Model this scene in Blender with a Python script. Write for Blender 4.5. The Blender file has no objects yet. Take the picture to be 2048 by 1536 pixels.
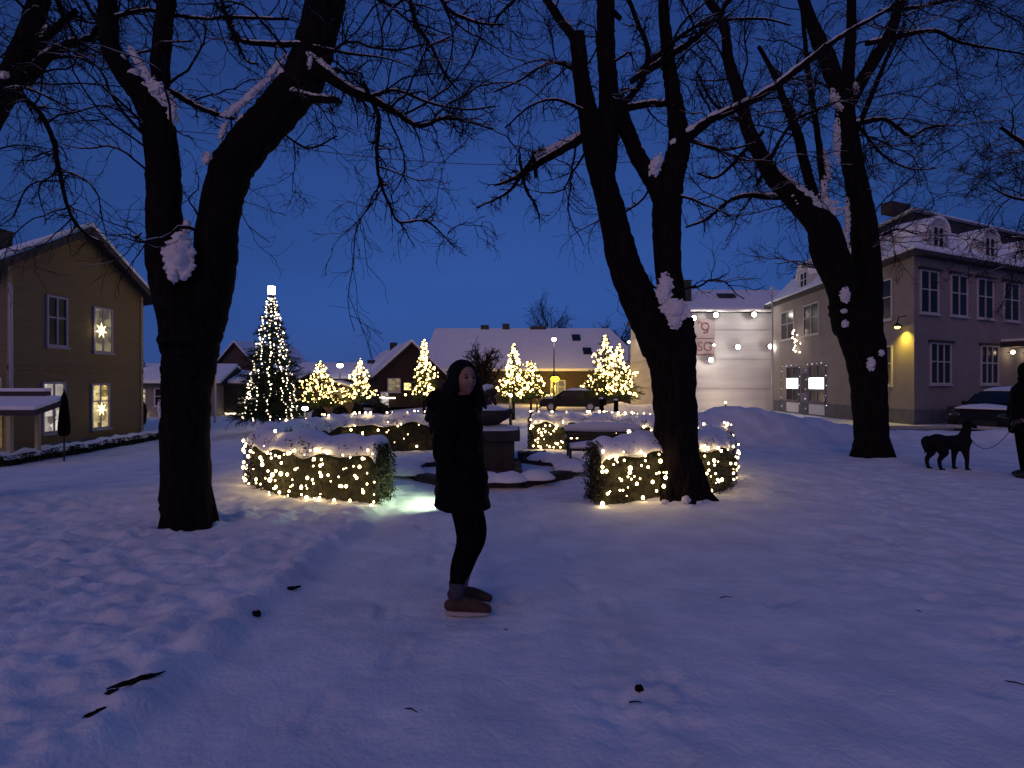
import bpy, math, random
import numpy as np
from mathutils import Vector, Matrix
random.seed(7)
RNG = np.random.default_rng(11)
PI = math.pi
sc = bpy.context.scene
COL = sc.collection
F = 1117.0
CAMZ = 1.5

# ------------------------------------------------------------------ camera
cam = bpy.data.cameras.new('camera'); camo = bpy.data.objects.new('camera', cam); COL.objects.link(camo)
camo.location = (0, 0, CAMZ); camo.rotation_euler = (math.radians(90), 0, 0)
cam.sensor_width = 36; cam.lens = F / 2048 * 36; cam.clip_start = 0.05; cam.clip_end = 2000
sc.camera = camo

# ------------------------------------------------------------------ sky at dusk
w = bpy.data.worlds.new('World'); sc.world = w; w.use_nodes = True
nt = w.node_tree; N = nt.nodes; L = nt.links
bg = N['Background']
tc = N.new('ShaderNodeTexCoord'); sep = N.new('ShaderNodeSeparateXYZ'); L.new(tc.outputs['Generated'], sep.inputs[0])
ramp = N.new('ShaderNodeValToRGB'); L.new(sep.outputs['Z'], ramp.inputs[0])
cr = ramp.color_ramp
cr.elements[0].position = 0.0; cr.elements[0].color = (0.036, 0.078, 0.262, 1)
cr.elements[1].position = 1.0; cr.elements[1].color = (0.050, 0.130, 0.47, 1)
for p_, c_ in ((0.13, (0.029, 0.083, 0.310)), (0.30, (0.026, 0.074, 0.285)), (0.55, (0.0185, 0.052, 0.220)), (0.75, (0.050, 0.130, 0.47))):
    e_ = cr.elements.new(p_); e_.color = (*c_, 1)
# sky colour darkened to either side, imitating the dark corners of the lens
mr = N.new('ShaderNodeMapRange'); L.new(sep.outputs['Y'], mr.inputs[0])
mr.inputs[1].default_value = 0.62; mr.inputs[2].default_value = 1.0; mr.inputs[3].default_value = 0.56; mr.inputs[4].default_value = 1.06
mx = N.new('ShaderNodeMix'); mx.data_type = 'RGBA'; mx.blend_type = 'MULTIPLY'; mx.inputs[0].default_value = 1
L.new(ramp.outputs[0], mx.inputs[6]); L.new(mr.outputs[0], mx.inputs[7])
cn = N.new('ShaderNodeTexNoise'); cn.inputs['Scale'].default_value = 2.2; cn.inputs['Detail'].default_value = 5; cm = N.new('ShaderNodeMapping'); cm.inputs['Scale'].default_value = (1, 1, 3.5)
L.new(tc.outputs['Generated'], cm.inputs[0]); L.new(cm.outputs[0], cn.inputs[0])
cr2 = N.new('ShaderNodeMapRange'); L.new(cn.outputs[0], cr2.inputs[0]); cr2.inputs[1].default_value = .3; cr2.inputs[2].default_value = .7; cr2.inputs[3].default_value = .90; cr2.inputs[4].default_value = 1.07
mx2 = N.new('ShaderNodeMix'); mx2.data_type = 'RGBA'; mx2.blend_type = 'MULTIPLY'; mx2.inputs[0].default_value = 1; L.new(mx.outputs[2], mx2.inputs[6]); L.new(cr2.outputs[0], mx2.inputs[7])
L.new(mx2.outputs[2], bg.inputs[0]); bg.inputs[1].default_value = 1.0
# dim warm town light from behind the camera (soft, very weak)
sun = bpy.data.lights.new('town_glow', 'SUN'); suno = bpy.data.objects.new('town_glow', sun); COL.objects.link(suno)
sun.energy = 0.43; sun.angle = math.radians(48); sun.color = (1.0, 0.55, 0.42)
suno.rotation_euler = (math.radians(63), 0, math.radians(-24))
sc.view_settings.view_transform = 'Standard'; sc.view_settings.look = 'None'
sc.view_settings.exposure = 0.0; sc.view_settings.gamma = 1
cy = sc.cycles
cy.use_denoising = True; cy.max_bounces = 5; cy.diffuse_bounces = 3; cy.glossy_bounces = 2; cy.transparent_max_bounces = 6
cy.sample_clamp_indirect = 3.0; cy.use_light_tree = True
cy.caustics_reflective = False; cy.caustics_refractive = False

# ------------------------------------------------------------------ helpers
def P(x, y, Y):
    return np.array([(x - 1024) * Y / F, Y, CAMZ + (768 - y) * Y / F])

def tag(o, label=None, cat=None, group=None, kind=None):
    if label: o['label'] = label
    if cat: o['category'] = cat
    if group: o['group'] = group
    if kind: o['kind'] = kind
    return o

def empty(name, loc=(0, 0, 0), rz=0.0, parent=None):
    o = bpy.data.objects.new(name, None); COL.objects.link(o)
    o.location = loc; o.rotation_euler = (0, 0, rz); o.empty_display_size = 0.2
    if parent: o.parent = parent
    return o

MATS = {}
def mat(name, col, rough=0.8, var=0.25, scale=8.0, bump=0.0, bscale=30.0, stretch=(1, 1, 1), col2=None, metal=0.0, spec=0.3, emit=None, estr=0.0):
    if name in MATS: return MATS[name]
    m = bpy.data.materials.new(name); m.use_nodes = True; n = m.node_tree.nodes; l = m.node_tree.links
    b = n['Principled BSDF']; b.inputs['Roughness'].default_value = rough; b.inputs['Metallic'].default_value = metal
    b.inputs['Specular IOR Level'].default_value = spec
    t = n.new('ShaderNodeTexCoord'); mp = n.new('ShaderNodeMapping'); l.new(t.outputs['Object'], mp.inputs[0]); mp.inputs['Scale'].default_value = stretch
    no = n.new('ShaderNodeTexNoise'); no.inputs['Scale'].default_value = scale; no.inputs['Detail'].default_value = 5
    l.new(mp.outputs[0], no.inputs[0])
    r = n.new('ShaderNodeValToRGB'); l.new(no.outputs[0], r.inputs[0])
    r.color_ramp.elements[0].position = 0.3; r.color_ramp.elements[1].position = 0.7
    c2 = col2 or tuple(min(1, c * (1 + var)) for c in col)
    r.color_ramp.elements[0].color = (*[c * (1 - var) for c in col], 1); r.color_ramp.elements[1].color = (*c2, 1)
    l.new(r.outputs[0], b.inputs['Base Color'])
    if bump:
        n2 = n.new('ShaderNodeTexNoise'); n2.inputs['Scale'].default_value = bscale; n2.inputs['Detail'].default_value = 6
        l.new(mp.outputs[0], n2.inputs[0])
        bp = n.new('ShaderNodeBump'); bp.inputs['Strength'].default_value = bump; bp.inputs['Distance'].default_value = 0.02
        l.new(n2.outputs[0], bp.inputs['Height']); l.new(bp.outputs[0], b.inputs['Normal'])
    if emit:
        b.inputs['Emission Color'].default_value = (*emit, 1); b.inputs['Emission Strength'].default_value = estr
    MATS[name] = m; return m

def emat(name, col, strength):
    if name in MATS: return MATS[name]
    m = bpy.data.materials.new(name); m.use_nodes = True; n = m.node_tree.nodes; n.remove(n['Principled BSDF'])
    e = n.new('ShaderNodeEmission'); e.inputs[0].default_value = (*col, 1); e.inputs[1].default_value = strength
    m.node_tree.links.new(e.outputs[0], n['Material Output'].inputs[0]); MATS[name] = m; return m

def lit_pane(name, c1, c2, s1, s2, scale=1.6):
    """a window with a lit room behind it: brighter and darker things inside"""
    m = bpy.data.materials.new(name); m.use_nodes = True; n = m.node_tree.nodes; l = m.node_tree.links
    b = n['Principled BSDF']; b.inputs['Roughness'].default_value = 0.15; b.inputs['Base Color'].default_value = (.04, .04, .04, 1)
    t = n.new('ShaderNodeTexCoord'); mp = n.new('ShaderNodeMapping'); l.new(t.outputs['Object'], mp.inputs[0]); mp.inputs['Scale'].default_value = (1, 1, 1.4)
    v = n.new('ShaderNodeTexVoronoi'); v.inputs['Scale'].default_value = scale * 2; v.distance = 'CHEBYCHEV'; l.new(mp.outputs[0], v.inputs[0])
    no = n.new('ShaderNodeTexNoise'); no.inputs['Scale'].default_value = scale * 1.6; no.inputs['Detail'].default_value = 4; l.new(mp.outputs[0], no.inputs[0])
    ad = n.new('ShaderNodeMath'); ad.operation = 'MULTIPLY'; l.new(v.outputs['Color'], ad.inputs[0]); l.new(no.outputs[0], ad.inputs[1])
    r = n.new('ShaderNodeValToRGB'); l.new(ad.outputs[0], r.inputs[0])
    r.color_ramp.elements[0].position = 0.1; r.color_ramp.elements[1].position = 0.5
    r.color_ramp.elements[0].color = (*[c * s1 for c in c1], 1); r.color_ramp.elements[1].color = (*[min(1, c * s2) for c in c2], 1)
    l.new(r.outputs[0], b.inputs['Emission Color']); b.inputs['Emission Strength'].default_value = 1.0
    return m

def mesh_np(name, V, Fq, m, parent=None, smooth=False, tris=None):
    me = bpy.data.meshes.new(name)
    V = np.asarray(V, dtype=np.float32); Fq = np.asarray(Fq, dtype=np.int32)
    k = Fq.shape[1]
    me.vertices.add(len(V)); me.vertices.foreach_set('co', V.ravel())
    me.loops.add(Fq.size); me.loops.foreach_set('vertex_index', Fq.ravel())
    me.polygons.add(len(Fq)); me.polygons.foreach_set('loop_start', np.arange(0, Fq.size, k, dtype=np.int32))
    me.update(calc_edges=True); me.validate()
    if smooth: me.polygons.foreach_set('use_smooth', np.ones(len(me.polygons), dtype=bool))
    me.materials.append(m)
    o = bpy.data.objects.new(name, me); COL.objects.link(o)
    if parent: o.parent = parent
    return o

class MB:
    """collects shapes into one mesh"""
    def __init__(s): s.v = []; s.f = []
    def add(s, V, Fs):
        b = len(s.v); s.v += [tuple(map(float, p)) for p in V]; s.f += [tuple(i + b for i in f) for f in Fs]; return s
    def box(s, c, d, rz=0.0, M=None):
        hx, hy, hz = d[0] / 2, d[1] / 2, d[2] / 2
        V = [Vector((x * hx, y * hy, z * hz)) for x in (-1, 1) for y in (-1, 1) for z in (-1, 1)]
        R = M or Matrix.Rotation(rz, 3, 'Z')
        V = [R @ v + Vector(c) for v in V]
        return s.add(V, [(0, 1, 3, 2), (4, 6, 7, 5), (0, 4, 5, 1), (2, 3, 7, 6), (0, 2, 6, 4), (1, 5, 7, 3)])
    def obox(s, o, u, n, a0, a1, b0, b1, z0, z1):
        """box on a wall: a along u, b along the outward normal n"""
        o, u, n = Vector(o), Vector(u), Vector(n)
        V = [o + u * a + n * b + Vector((0, 0, z)) for a in (a0, a1) for b in (b0, b1) for z in (z0, z1)]
        return s.add(V, [(0, 1, 3, 2), (4, 6, 7, 5), (0, 4, 5, 1), (2, 3, 7, 6), (0, 2, 6, 4), (1, 5, 7, 3)])
    def tube(s, pts, radii, n=10, caps=True, sq=(1, 1)):
        pts = [Vector(p) for p in pts]; k = len(pts)
        if not hasattr(radii, '__len__'): radii = [radii] * k
        V = []; prev = None
        for i, p in enumerate(pts):
            t = (pts[min(i + 1, k - 1)] - pts[max(i - 1, 0)])
            if t.length < 1e-9: t = Vector((0, 0, 1))
            t.normalize()
            if prev is None:
                a = Vector((1, 0, 0)) if abs(t.x) < 0.8 else Vector((0, 1, 0)); a = (a - t * a.dot(t)).normalized()
            else: a = (prev - t * prev.dot(t)).normalized()
            prev = a; b = t.cross(a)
            for j in range(n):
                th = 2 * PI * j / n
                V.append(p + a * math.cos(th) * radii[i] * sq[0] + b * math.sin(th) * radii[i] * sq[1])
        Fs = [(i * n + j, i * n + (j + 1) % n, (i + 1) * n + (j + 1) % n, (i + 1) * n + j) for i in range(k - 1) for j in range(n)]
        if caps: Fs += [tuple(range(n - 1, -1, -1)), tuple((k - 1) * n + j for j in range(n))]
        return s.add(V, Fs)
    def ell(s, c, r, nu=14, nv=9, M=None, fn=None):
        V = []; c = Vector(c)
        for i in range(nv + 1):
            ph = PI * i / nv
            for j in range(nu):
                th = 2 * PI * j / nu
                d = Vector((math.sin(ph) * math.cos(th), math.sin(ph) * math.sin(th), math.cos(ph)))
                k = fn(d) if fn else 1.0
                p = Vector((d.x * r[0], d.y * r[1], d.z * r[2])) * k
                if M: p = M @ p
                V.append(c + p)
        Fs = [(i * nu + j, (i + 1) * nu + j, (i + 1) * nu + (j + 1) % nu, i * nu + (j + 1) % nu) for i in range(nv) for j in range(nu)]
        return s.add(V, Fs)
    def prism(s, prof, o, u, n, d0, d1):
        """profile (a, z) in the plane u/z, extruded along n from d0 to d1"""
        o, u, n = Vector(o), Vector(u), Vector(n); k = len(prof)
        V = [o + u * a + n * d + Vector((0, 0, z)) for d in (d0, d1) for a, z in prof]
        Fs = [tuple(range(k)), tuple(range(2 * k - 1, k - 1, -1))] + [(i, i + k, (i + 1) % k + k, (i + 1) % k) for i in range(k)]
        return s.add(V, Fs)
    def build(s, name, m, parent=None, smooth=False, bevel=0.0, remesh=0.0, sm=0):
        me = bpy.data.meshes.new(name); me.from_pydata(s.v, [], s.f); me.update()
        me.materials.append(m)
        o = bpy.data.objects.new(name, me); COL.objects.link(o)
        if remesh or bevel or sm:
            if remesh:
                r = o.modifiers.new('r', 'REMESH'); r.mode = 'VOXEL'; r.voxel_size = remesh; r.use_smooth_shade = True
            if sm:
                q = o.modifiers.new('s', 'SMOOTH'); q.iterations = sm; q.factor = 0.5
            if bevel:
                q = o.modifiers.new('b', 'BEVEL'); q.width = bevel; q.segments = 2; q.limit_method = 'ANGLE'
            dg = bpy.context.evaluated_depsgraph_get()
            me2 = bpy.data.meshes.new_from_object(o.evaluated_get(dg)); o.modifiers.clear(); o.data = me2
            if not me2.materials: me2.materials.append(m)
            me = me2
        if smooth: me.polygons.foreach_set('use_smooth', np.ones(len(me.polygons), dtype=bool))
        if parent: o.parent = parent
        return o

# numpy gradient noise
_perm = RNG.permutation(512); _g = RNG.uniform(0, 2 * PI, 512)
def gnoise(x, y):
    xi = np.floor(x).astype(int); yi = np.floor(y).astype(int); xf = x - xi; yf = y - yi
    def g(i, j, dx, dy):
        a = _g[(_perm[(i & 255)] + j) & 511]
        return np.cos(a) * dx + np.sin(a) * dy
    u = xf ** 3 * (xf * (xf * 6 - 15) + 10); v = yf ** 3 * (yf * (yf * 6 - 15) + 10)
    return (g(xi, yi, xf, yf) * (1 - u) + g(xi + 1, yi, xf - 1, yf) * u) * (1 - v) + (g(xi, yi + 1, xf, yf - 1) * (1 - u) + g(xi + 1, yi + 1, xf - 1, yf - 1) * u) * v
def fbm(x, y, o=4):
    s = 0; a = 1.0
    for k in range(o): s = s + a * gnoise(x * 2 ** k + 17 * k, y * 2 ** k - 9 * k); a *= 0.5
    return s
def sstep(a, b, x):
    t = np.clip((x - a) / (b - a), 0, 1); return t * t * (3 - 2 * t)

def tubes_batch(Pn, Rn, sides):
    """Pn (N,K,3), Rn (N,K) -> verts, quads"""
    Nn, K, _ = Pn.shape
    T = np.empty_like(Pn); T[:, 1:-1] = Pn[:, 2:] - Pn[:, :-2]; T[:, 0] = Pn[:, 1] - Pn[:, 0]; T[:, -1] = Pn[:, -1] - Pn[:, -2]
    T /= np.linalg.norm(T, axis=2, keepdims=True) + 1e-9
    mean = T.mean(axis=1); ref = np.where(np.abs(mean[:, 1:2]) < 0.75, np.array([[0, 1.0, 0]]), np.array([[1.0, 0, 0]]))[:, None, :]
    A = ref - T * (T * ref).sum(2, keepdims=True); A /= np.linalg.norm(A, axis=2, keepdims=True) + 1e-9
    B = np.cross(T, A)
    th = np.arange(sides) * 2 * PI / sides
    V = Pn[:, :, None, :] + (A[:, :, None, :] * np.cos(th)[None, None, :, None] + B[:, :, None, :] * np.sin(th)[None, None, :, None]) * Rn[:, :, None, None]
    idx = np.arange(Nn * K * sides).reshape(Nn, K, sides)
    a = idx[:, :-1, :]; b = np.roll(a, -1, axis=2); d = idx[:, 1:, :]; c = np.roll(d, -1, axis=2)
    return V.reshape(-1, 3), np.stack([a, b, c, d], -1).reshape(-1, 4)

def cat_mesh(lst):
    Vs = []; Fs = []; n = 0
    for V, Fq in lst:
        Vs.append(V); Fs.append(Fq + n); n += len(V)
    return np.concatenate(Vs), np.concatenate(Fs)

# ------------------------------------------------------------------ materials
SNOW = mat('snow', (0.80, 0.81, 0.84), 0.7, 0.04, 3.0, 0.35, 25.0, col2=(0.86, 0.86, 0.88))
TREESNOW = mat('tree_snow', (0.74, 0.72, 0.74), 0.8, 0.08, 9.0, 0.5, 40.0)
BARK = mat('bark', (0.011, 0.0085, 0.0085), 0.95, 0.55, 6.0, 1.0, 14.0, stretch=(3.5, 3.5, 0.6), spec=0.05)
TWIG = mat('twig_bark', (0.020, 0.016, 0.018), 0.95, 0.2, 6.0, spec=0.05)
NEEDLE = mat('needles', (0.030, 0.045, 0.028), 0.9, 0.4, 3.0, spec=0.1)
LEAF = mat('hedge_leaves', (0.036, 0.034, 0.016), 0.75, 0.6, 14.0, spec=0.3)
STONE = mat('stone', (0.045, 0.036, 0.038), 0.85, 0.25, 6.0, 0.6, 30.0)
BLACKM = mat('black_metal', (0.02, 0.02, 0.022), 0.5, 0.1)
PALEM = mat('pale_metal', (0.45, 0.45, 0.48), 0.5, 0.08)
GLASS = mat('dark_glass', (0.012, 0.011, 0.016), 0.22, 0.5, 1.5, spec=0.18)
WHITEP = mat('white_paint', (0.62, 0.60, 0.62), 0.6, 0.06)
BULB = emat('warm_bulb', (1.0, 0.70, 0.32), 17.0)
BULBW = emat('white_bulb', (1.0, 0.82, 0.60), 14.0)
BULBFAR = emat('far_warm_bulb', (1.0, 0.66, 0.20), 10.0)
BULBG = emat('garland_bulb', (.8, .85, 1.0), 2.2)
BULBC = emat('curtain_bulb', (1.0, .80, .56), 6.0)
WIRE = mat('green_wire', (0.01, 0.02, 0.01), 0.7)

# ------------------------------------------------------------------ ground
def base_z(X, Y):
    z = -0.75 * sstep(4.5, 13.0, -X) * sstep(7.0, 15.5, Y)
    z = z - 0.28 * sstep(15, 30, Y) * (1 - sstep(4.5, 13.0, -X))
    return z
def mounds(X, Y):
    def gb(cx, cyy, sx, sy, h): return h * np.exp(-((X - cx) / sx) ** 2 - ((Y - cyy) / sy) ** 2)
    z = gb(5.7, 14.6, 1.7, 1.1, 0.86) + gb(8.0, 14.9, 1.6, 0.8, 0.42) + gb(11.2, 14.6, 2.4, 0.7, 0.26) + gb(14.6, 14.2, 1.5, 0.8, 0.75) + gb(17.5, 14.4, 2.0, 0.9, 0.8)
    z = z + gb(3.6, 15.2, 1.0, 0.9, 0.3) + gb(-8.9, 25, 1.6, 1.2, 0.75) + gb(4.9, 26.0, 1.3, 1.0, 0.85) + gb(7.0, 26.5, 1.2, 0.9, 0.75) + gb(1.2, 17.0, 1.8, 1.2, 0.18)
    z = z + gb(-6.4, 22.5, 2.2, 0.8, 0.2) + gb(-2.0, 19, 3.0, 1.0, 0.15)
    # little rises round the trees
    z = z + gb(-3.35, 5.75, 0.55, 0.45, 0.0) + gb(2.15, 7.15, 0.7, 0.5, 0.07) + gb(7.25, 11.0, 0.75, 0.55, 0.07)
    return z
_pr = random.Random(12); PRINTS = []
for _x0, _y0, _x1, _y1, _n in ((.9, 1.7, .1, 7.4, 12), (-.9, 2.0, -.2, 7.5, 11), (2.2, 2.2, 5.6, 8.8, 12), (1.4, 3.2, 7.2, 9.4, 12), (-.1, 3.9, -.9, 5.9, 4)):
    for _k in range(_n):
        _t = _k / (_n - 1); _a = math.atan2(_y1 - _y0, _x1 - _x0); _s = .10 if _k % 2 else -.10
        PRINTS.append((_x0 + (_x1 - _x0) * _t - math.sin(_a) * _s + _pr.uniform(-.06, .06), _y0 + (_y1 - _y0) * _t + math.cos(_a) * _s + _pr.uniform(-.06, .06), _a + _pr.uniform(-.3, .3)))
def ground_z(X, Y, detail=True):
    X = np.asarray(X, float); Y = np.asarray(Y, float)
    z = base_z(X, Y) + mounds(X, Y)
    z = z + 0.05 * gnoise(X * 0.35, Y * 0.35) * sstep(2, 6, Y)
    if detail:
        edge = -1.62 - 0.12 * gnoise(Y * 1.3, Y * 0 + 3) + 0.02 * (Y - 3)
        lump = sstep(edge + 0.10, edge - 0.12, X) * (1 - sstep(6.5, 10, Y)) if False else sstep(0, 1, (edge + 0.10 - X) / 0.25) * (1 - 0.7 * sstep(6.0, 10, Y))
        bill = np.abs(fbm(X * 3.3, Y * 3.3, 3))
        z = z + lump * (0.075 * np.abs(fbm(X * 2.3 + 4, Y * 2.7, 3)) + .030 * bill + 0.045 * np.clip(fbm(X * 4.6, Y * 5.2, 3), -.5, .8) + 0.045)
        z = z + (.045 + .03 * gnoise(X * 3 + 7, Y * 2)) * np.exp(-((X - edge + .10) / .13) ** 2) * (1 - sstep(5.0, 7.0, Y))
        packed = 1 - lump
        z = z + packed * (0.016 * fbm(X * 2.1, Y * 3.2, 3) + 0.008 * fbm(X * 9, Y * 12, 3)) * (1 - 0.5 * sstep(8, 20, Y))
        # trodden ruts running from the near centre to the opening of the hedge, and boot prints along them
        for cx_, am in ((-.55, .018), (.05, .022), (.50, .026)):
            xc = cx_ + .10 * np.sin(Y * 1.1 + cx_ * 5) - .05 * (Y - 3)
            z = z - am * np.exp(-((X - xc) / .11) ** 2) * (0.55 + .9 * gnoise(X * 2, Y * 3.1 + cx_)) * sstep(0.5, 1.5, Y) * (1 - sstep(8, 11, Y))
        for (bx, by, ba) in PRINTS:
            dx, dy = X - bx, Y - by; u_ = dx * math.cos(ba) + dy * math.sin(ba); v_ = -dx * math.sin(ba) + dy * math.cos(ba); q = (u_ / .14) ** 4 + (v_ / .052) ** 4
            z = z - .020 * np.exp(-q) + .008 * np.exp(-np.abs(np.sqrt(q) - 1.8) * 2)
        # boot-scuffed patch of the path, right front
        sc_ = np.exp(-((X - 0.62) / 0.35) ** 2 - ((Y - 2.6) / 0.35) ** 2)
        z = z + sc_ * 0.05 * fbm(X * 7, Y * 7, 2)
        rr = sstep(1.5, 3.5, X) * (1 - sstep(9, 12, Y)); z = z + rr * 0.030 * fbm(X * 4, Y * 5, 3)
        mound_w = np.clip(mounds(X, Y) * 2, 0, 1); z = z + mound_w * 0.10 * fbm(X * 2.2, Y * 2.2, 3)
    return z
def gz(x, y, d=False): return float(ground_z(np.array([x]), np.array([y]), d)[0])

def axis(lo, hi, fine_lo, fine_hi, step, grow):
    a = list(np.arange(fine_lo, fine_hi, step)); s = step; v = a[-1]
    while v < hi: s *= grow; v += s; a.append(v)
    s = step; v = a[0]; b = []
    while v > lo: s *= grow; v -= s; b.append(v)
    return np.array(b[::-1] + a)
gx = axis(-600, 600, -5.5, 7.0, 0.027, 1.035); gy = axis(-300, 900, 1.4, 8.0, 0.025, 1.022)
GX, GY = np.meshgrid(gx, gy)
gZ = ground_z(GX, GY)
V = np.stack([GX, GY, gZ], -1).reshape(-1, 3); nx, ny = len(gx), len(gy)
ii = np.arange(nx * ny).reshape(ny, nx)
Fq = np.stack([ii[:-1, :-1], ii[:-1, 1:], ii[1:, 1:], ii[1:, :-1]], -1).reshape(-1, 4)
GSN = mat('ground_snow', (0.70, 0.71, 0.76), 0.75, 0.10, 2.2, 0.5, 34.0, col2=(0.84, 0.84, 0.87))
g = mesh_np('snowy_ground', V, Fq, GSN, smooth=True); tag(g, kind='structure')

# cleared road behind the snow banks on the right, 4 mm above the sheet of ground
RO = mat('road_slush', (0.17, 0.15, 0.17), 0.8, 0.35, 1.3, 0.4, 20, col2=(0.33, 0.31, 0.35))
rx = np.linspace(3.0, 34, 60); ry = np.linspace(16.6, 20.8, 12)
RX, RY = np.meshgrid(rx, ry); RYY = RY + 0.02 * RX
V = np.stack([RX, RYY, ground_z(RX, RYY) + 0.03], -1).reshape(-1, 3); ii = np.arange(V.shape[0]).reshape(12, 60)
road = mesh_np('road', V, np.stack([ii[:-1, :-1], ii[:-1, 1:], ii[1:, 1:], ii[1:, :-1]], -1).reshape(-1, 4), RO, smooth=True); tag(road, kind='structure')
# distant wooded rise that closes the horizon
hx = np.linspace(-420, 420, 90); hy = np.array([150, 175, 200, 240, 300.0])
HX, HY = np.meshgrid(hx, hy); prof = np.array([0, 0.55, 0.9, 1.0, 0.4])[:, None]
HZ = -1 + prof * (4 + 2 * gnoise(HX * 0.012, HY * 0.01) + .8 * gnoise(HX * 0.09, HY * 0.05))
ii = np.arange(90 * 5).reshape(5, 90)
hl = mesh_np('hills', np.stack([HX, HY, HZ], -1).reshape(-1, 3), np.stack([ii[:-1, :-1], ii[:-1, 1:], ii[1:, 1:], ii[1:, :-1]], -1).reshape(-1, 4),
             mat('far_woods', (0.10, 0.12, 0.16), 0.95, 0.3, 0.1), smooth=True); tag(hl, kind='structure')

# ------------------------------------------------------------------ bare trees
def catmull(pts, n):
    pts = np.asarray(pts, float); k = len(pts)
    p = np.vstack([2 * pts[0] - pts[1], pts, 2 * pts[-1] - pts[-2]]); out = []
    for i in range(k - 1):
        for t in np.linspace(0, 1, n, endpoint=False):
            a, b, c, d = p[i], p[i + 1], p[i + 2], p[i + 3]
            out.append(0.5 * (2 * b + (c - a) * t + (2 * a - 5 * b + 4 * c - d) * t * t + (3 * b - a - 3 * c + d) * t ** 3))
    out.append(pts[-1]); return np.array(out)

def grow(starts, dirs, lens, rads, K, wob, droop, rng, sag=0.0):
    Nn = len(starts); Pn = np.zeros((Nn, K, 3)); Pn[:, 0] = starts
    d = dirs / (np.linalg.norm(dirs, axis=1, keepdims=True) + 1e-9); st = (lens / (K - 1))[:, None]
    for i in range(1, K):
        d = d + rng.normal(0, wob, (Nn, 3)); d[:, 2] += droop + sag * i / K
        d /= np.linalg.norm(d, axis=1, keepdims=True) + 1e-9
        Pn[:, i] = Pn[:, i - 1] + d * st
    Rn = rads[:, None] * np.linspace(1, 0.35, K)[None]
    return Pn, Rn

def children_of(Pn, Rn, per, lenr, rr, spread, rng, tmin=0.15):
    Nn, K, _ = Pn.shape
    idx = np.repeat(np.arange(Nn), per); t = rng.uniform(tmin, 1, len(idx)) * (K - 1.001)
    i = t.astype(int); f = (t - i)[:, None]
    s = Pn[idx, i] * (1 - f) + Pn[idx, i + 1] * f
    d = Pn[idx, i + 1] - Pn[idx, i]; ln = np.linalg.norm(Pn[:, -1] - Pn[:, 0], axis=1)[idx]
    d /= np.linalg.norm(d, axis=1, keepdims=True) + 1e-9
    q = rng.normal(0, 1, d.shape); q /= np.linalg.norm(q, axis=1, keepdims=True)
    dd = d + q * spread
    return s, dd, ln * rng.uniform(lenr[0], lenr[1], len(idx)), Rn[idx, i] * rr

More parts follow.
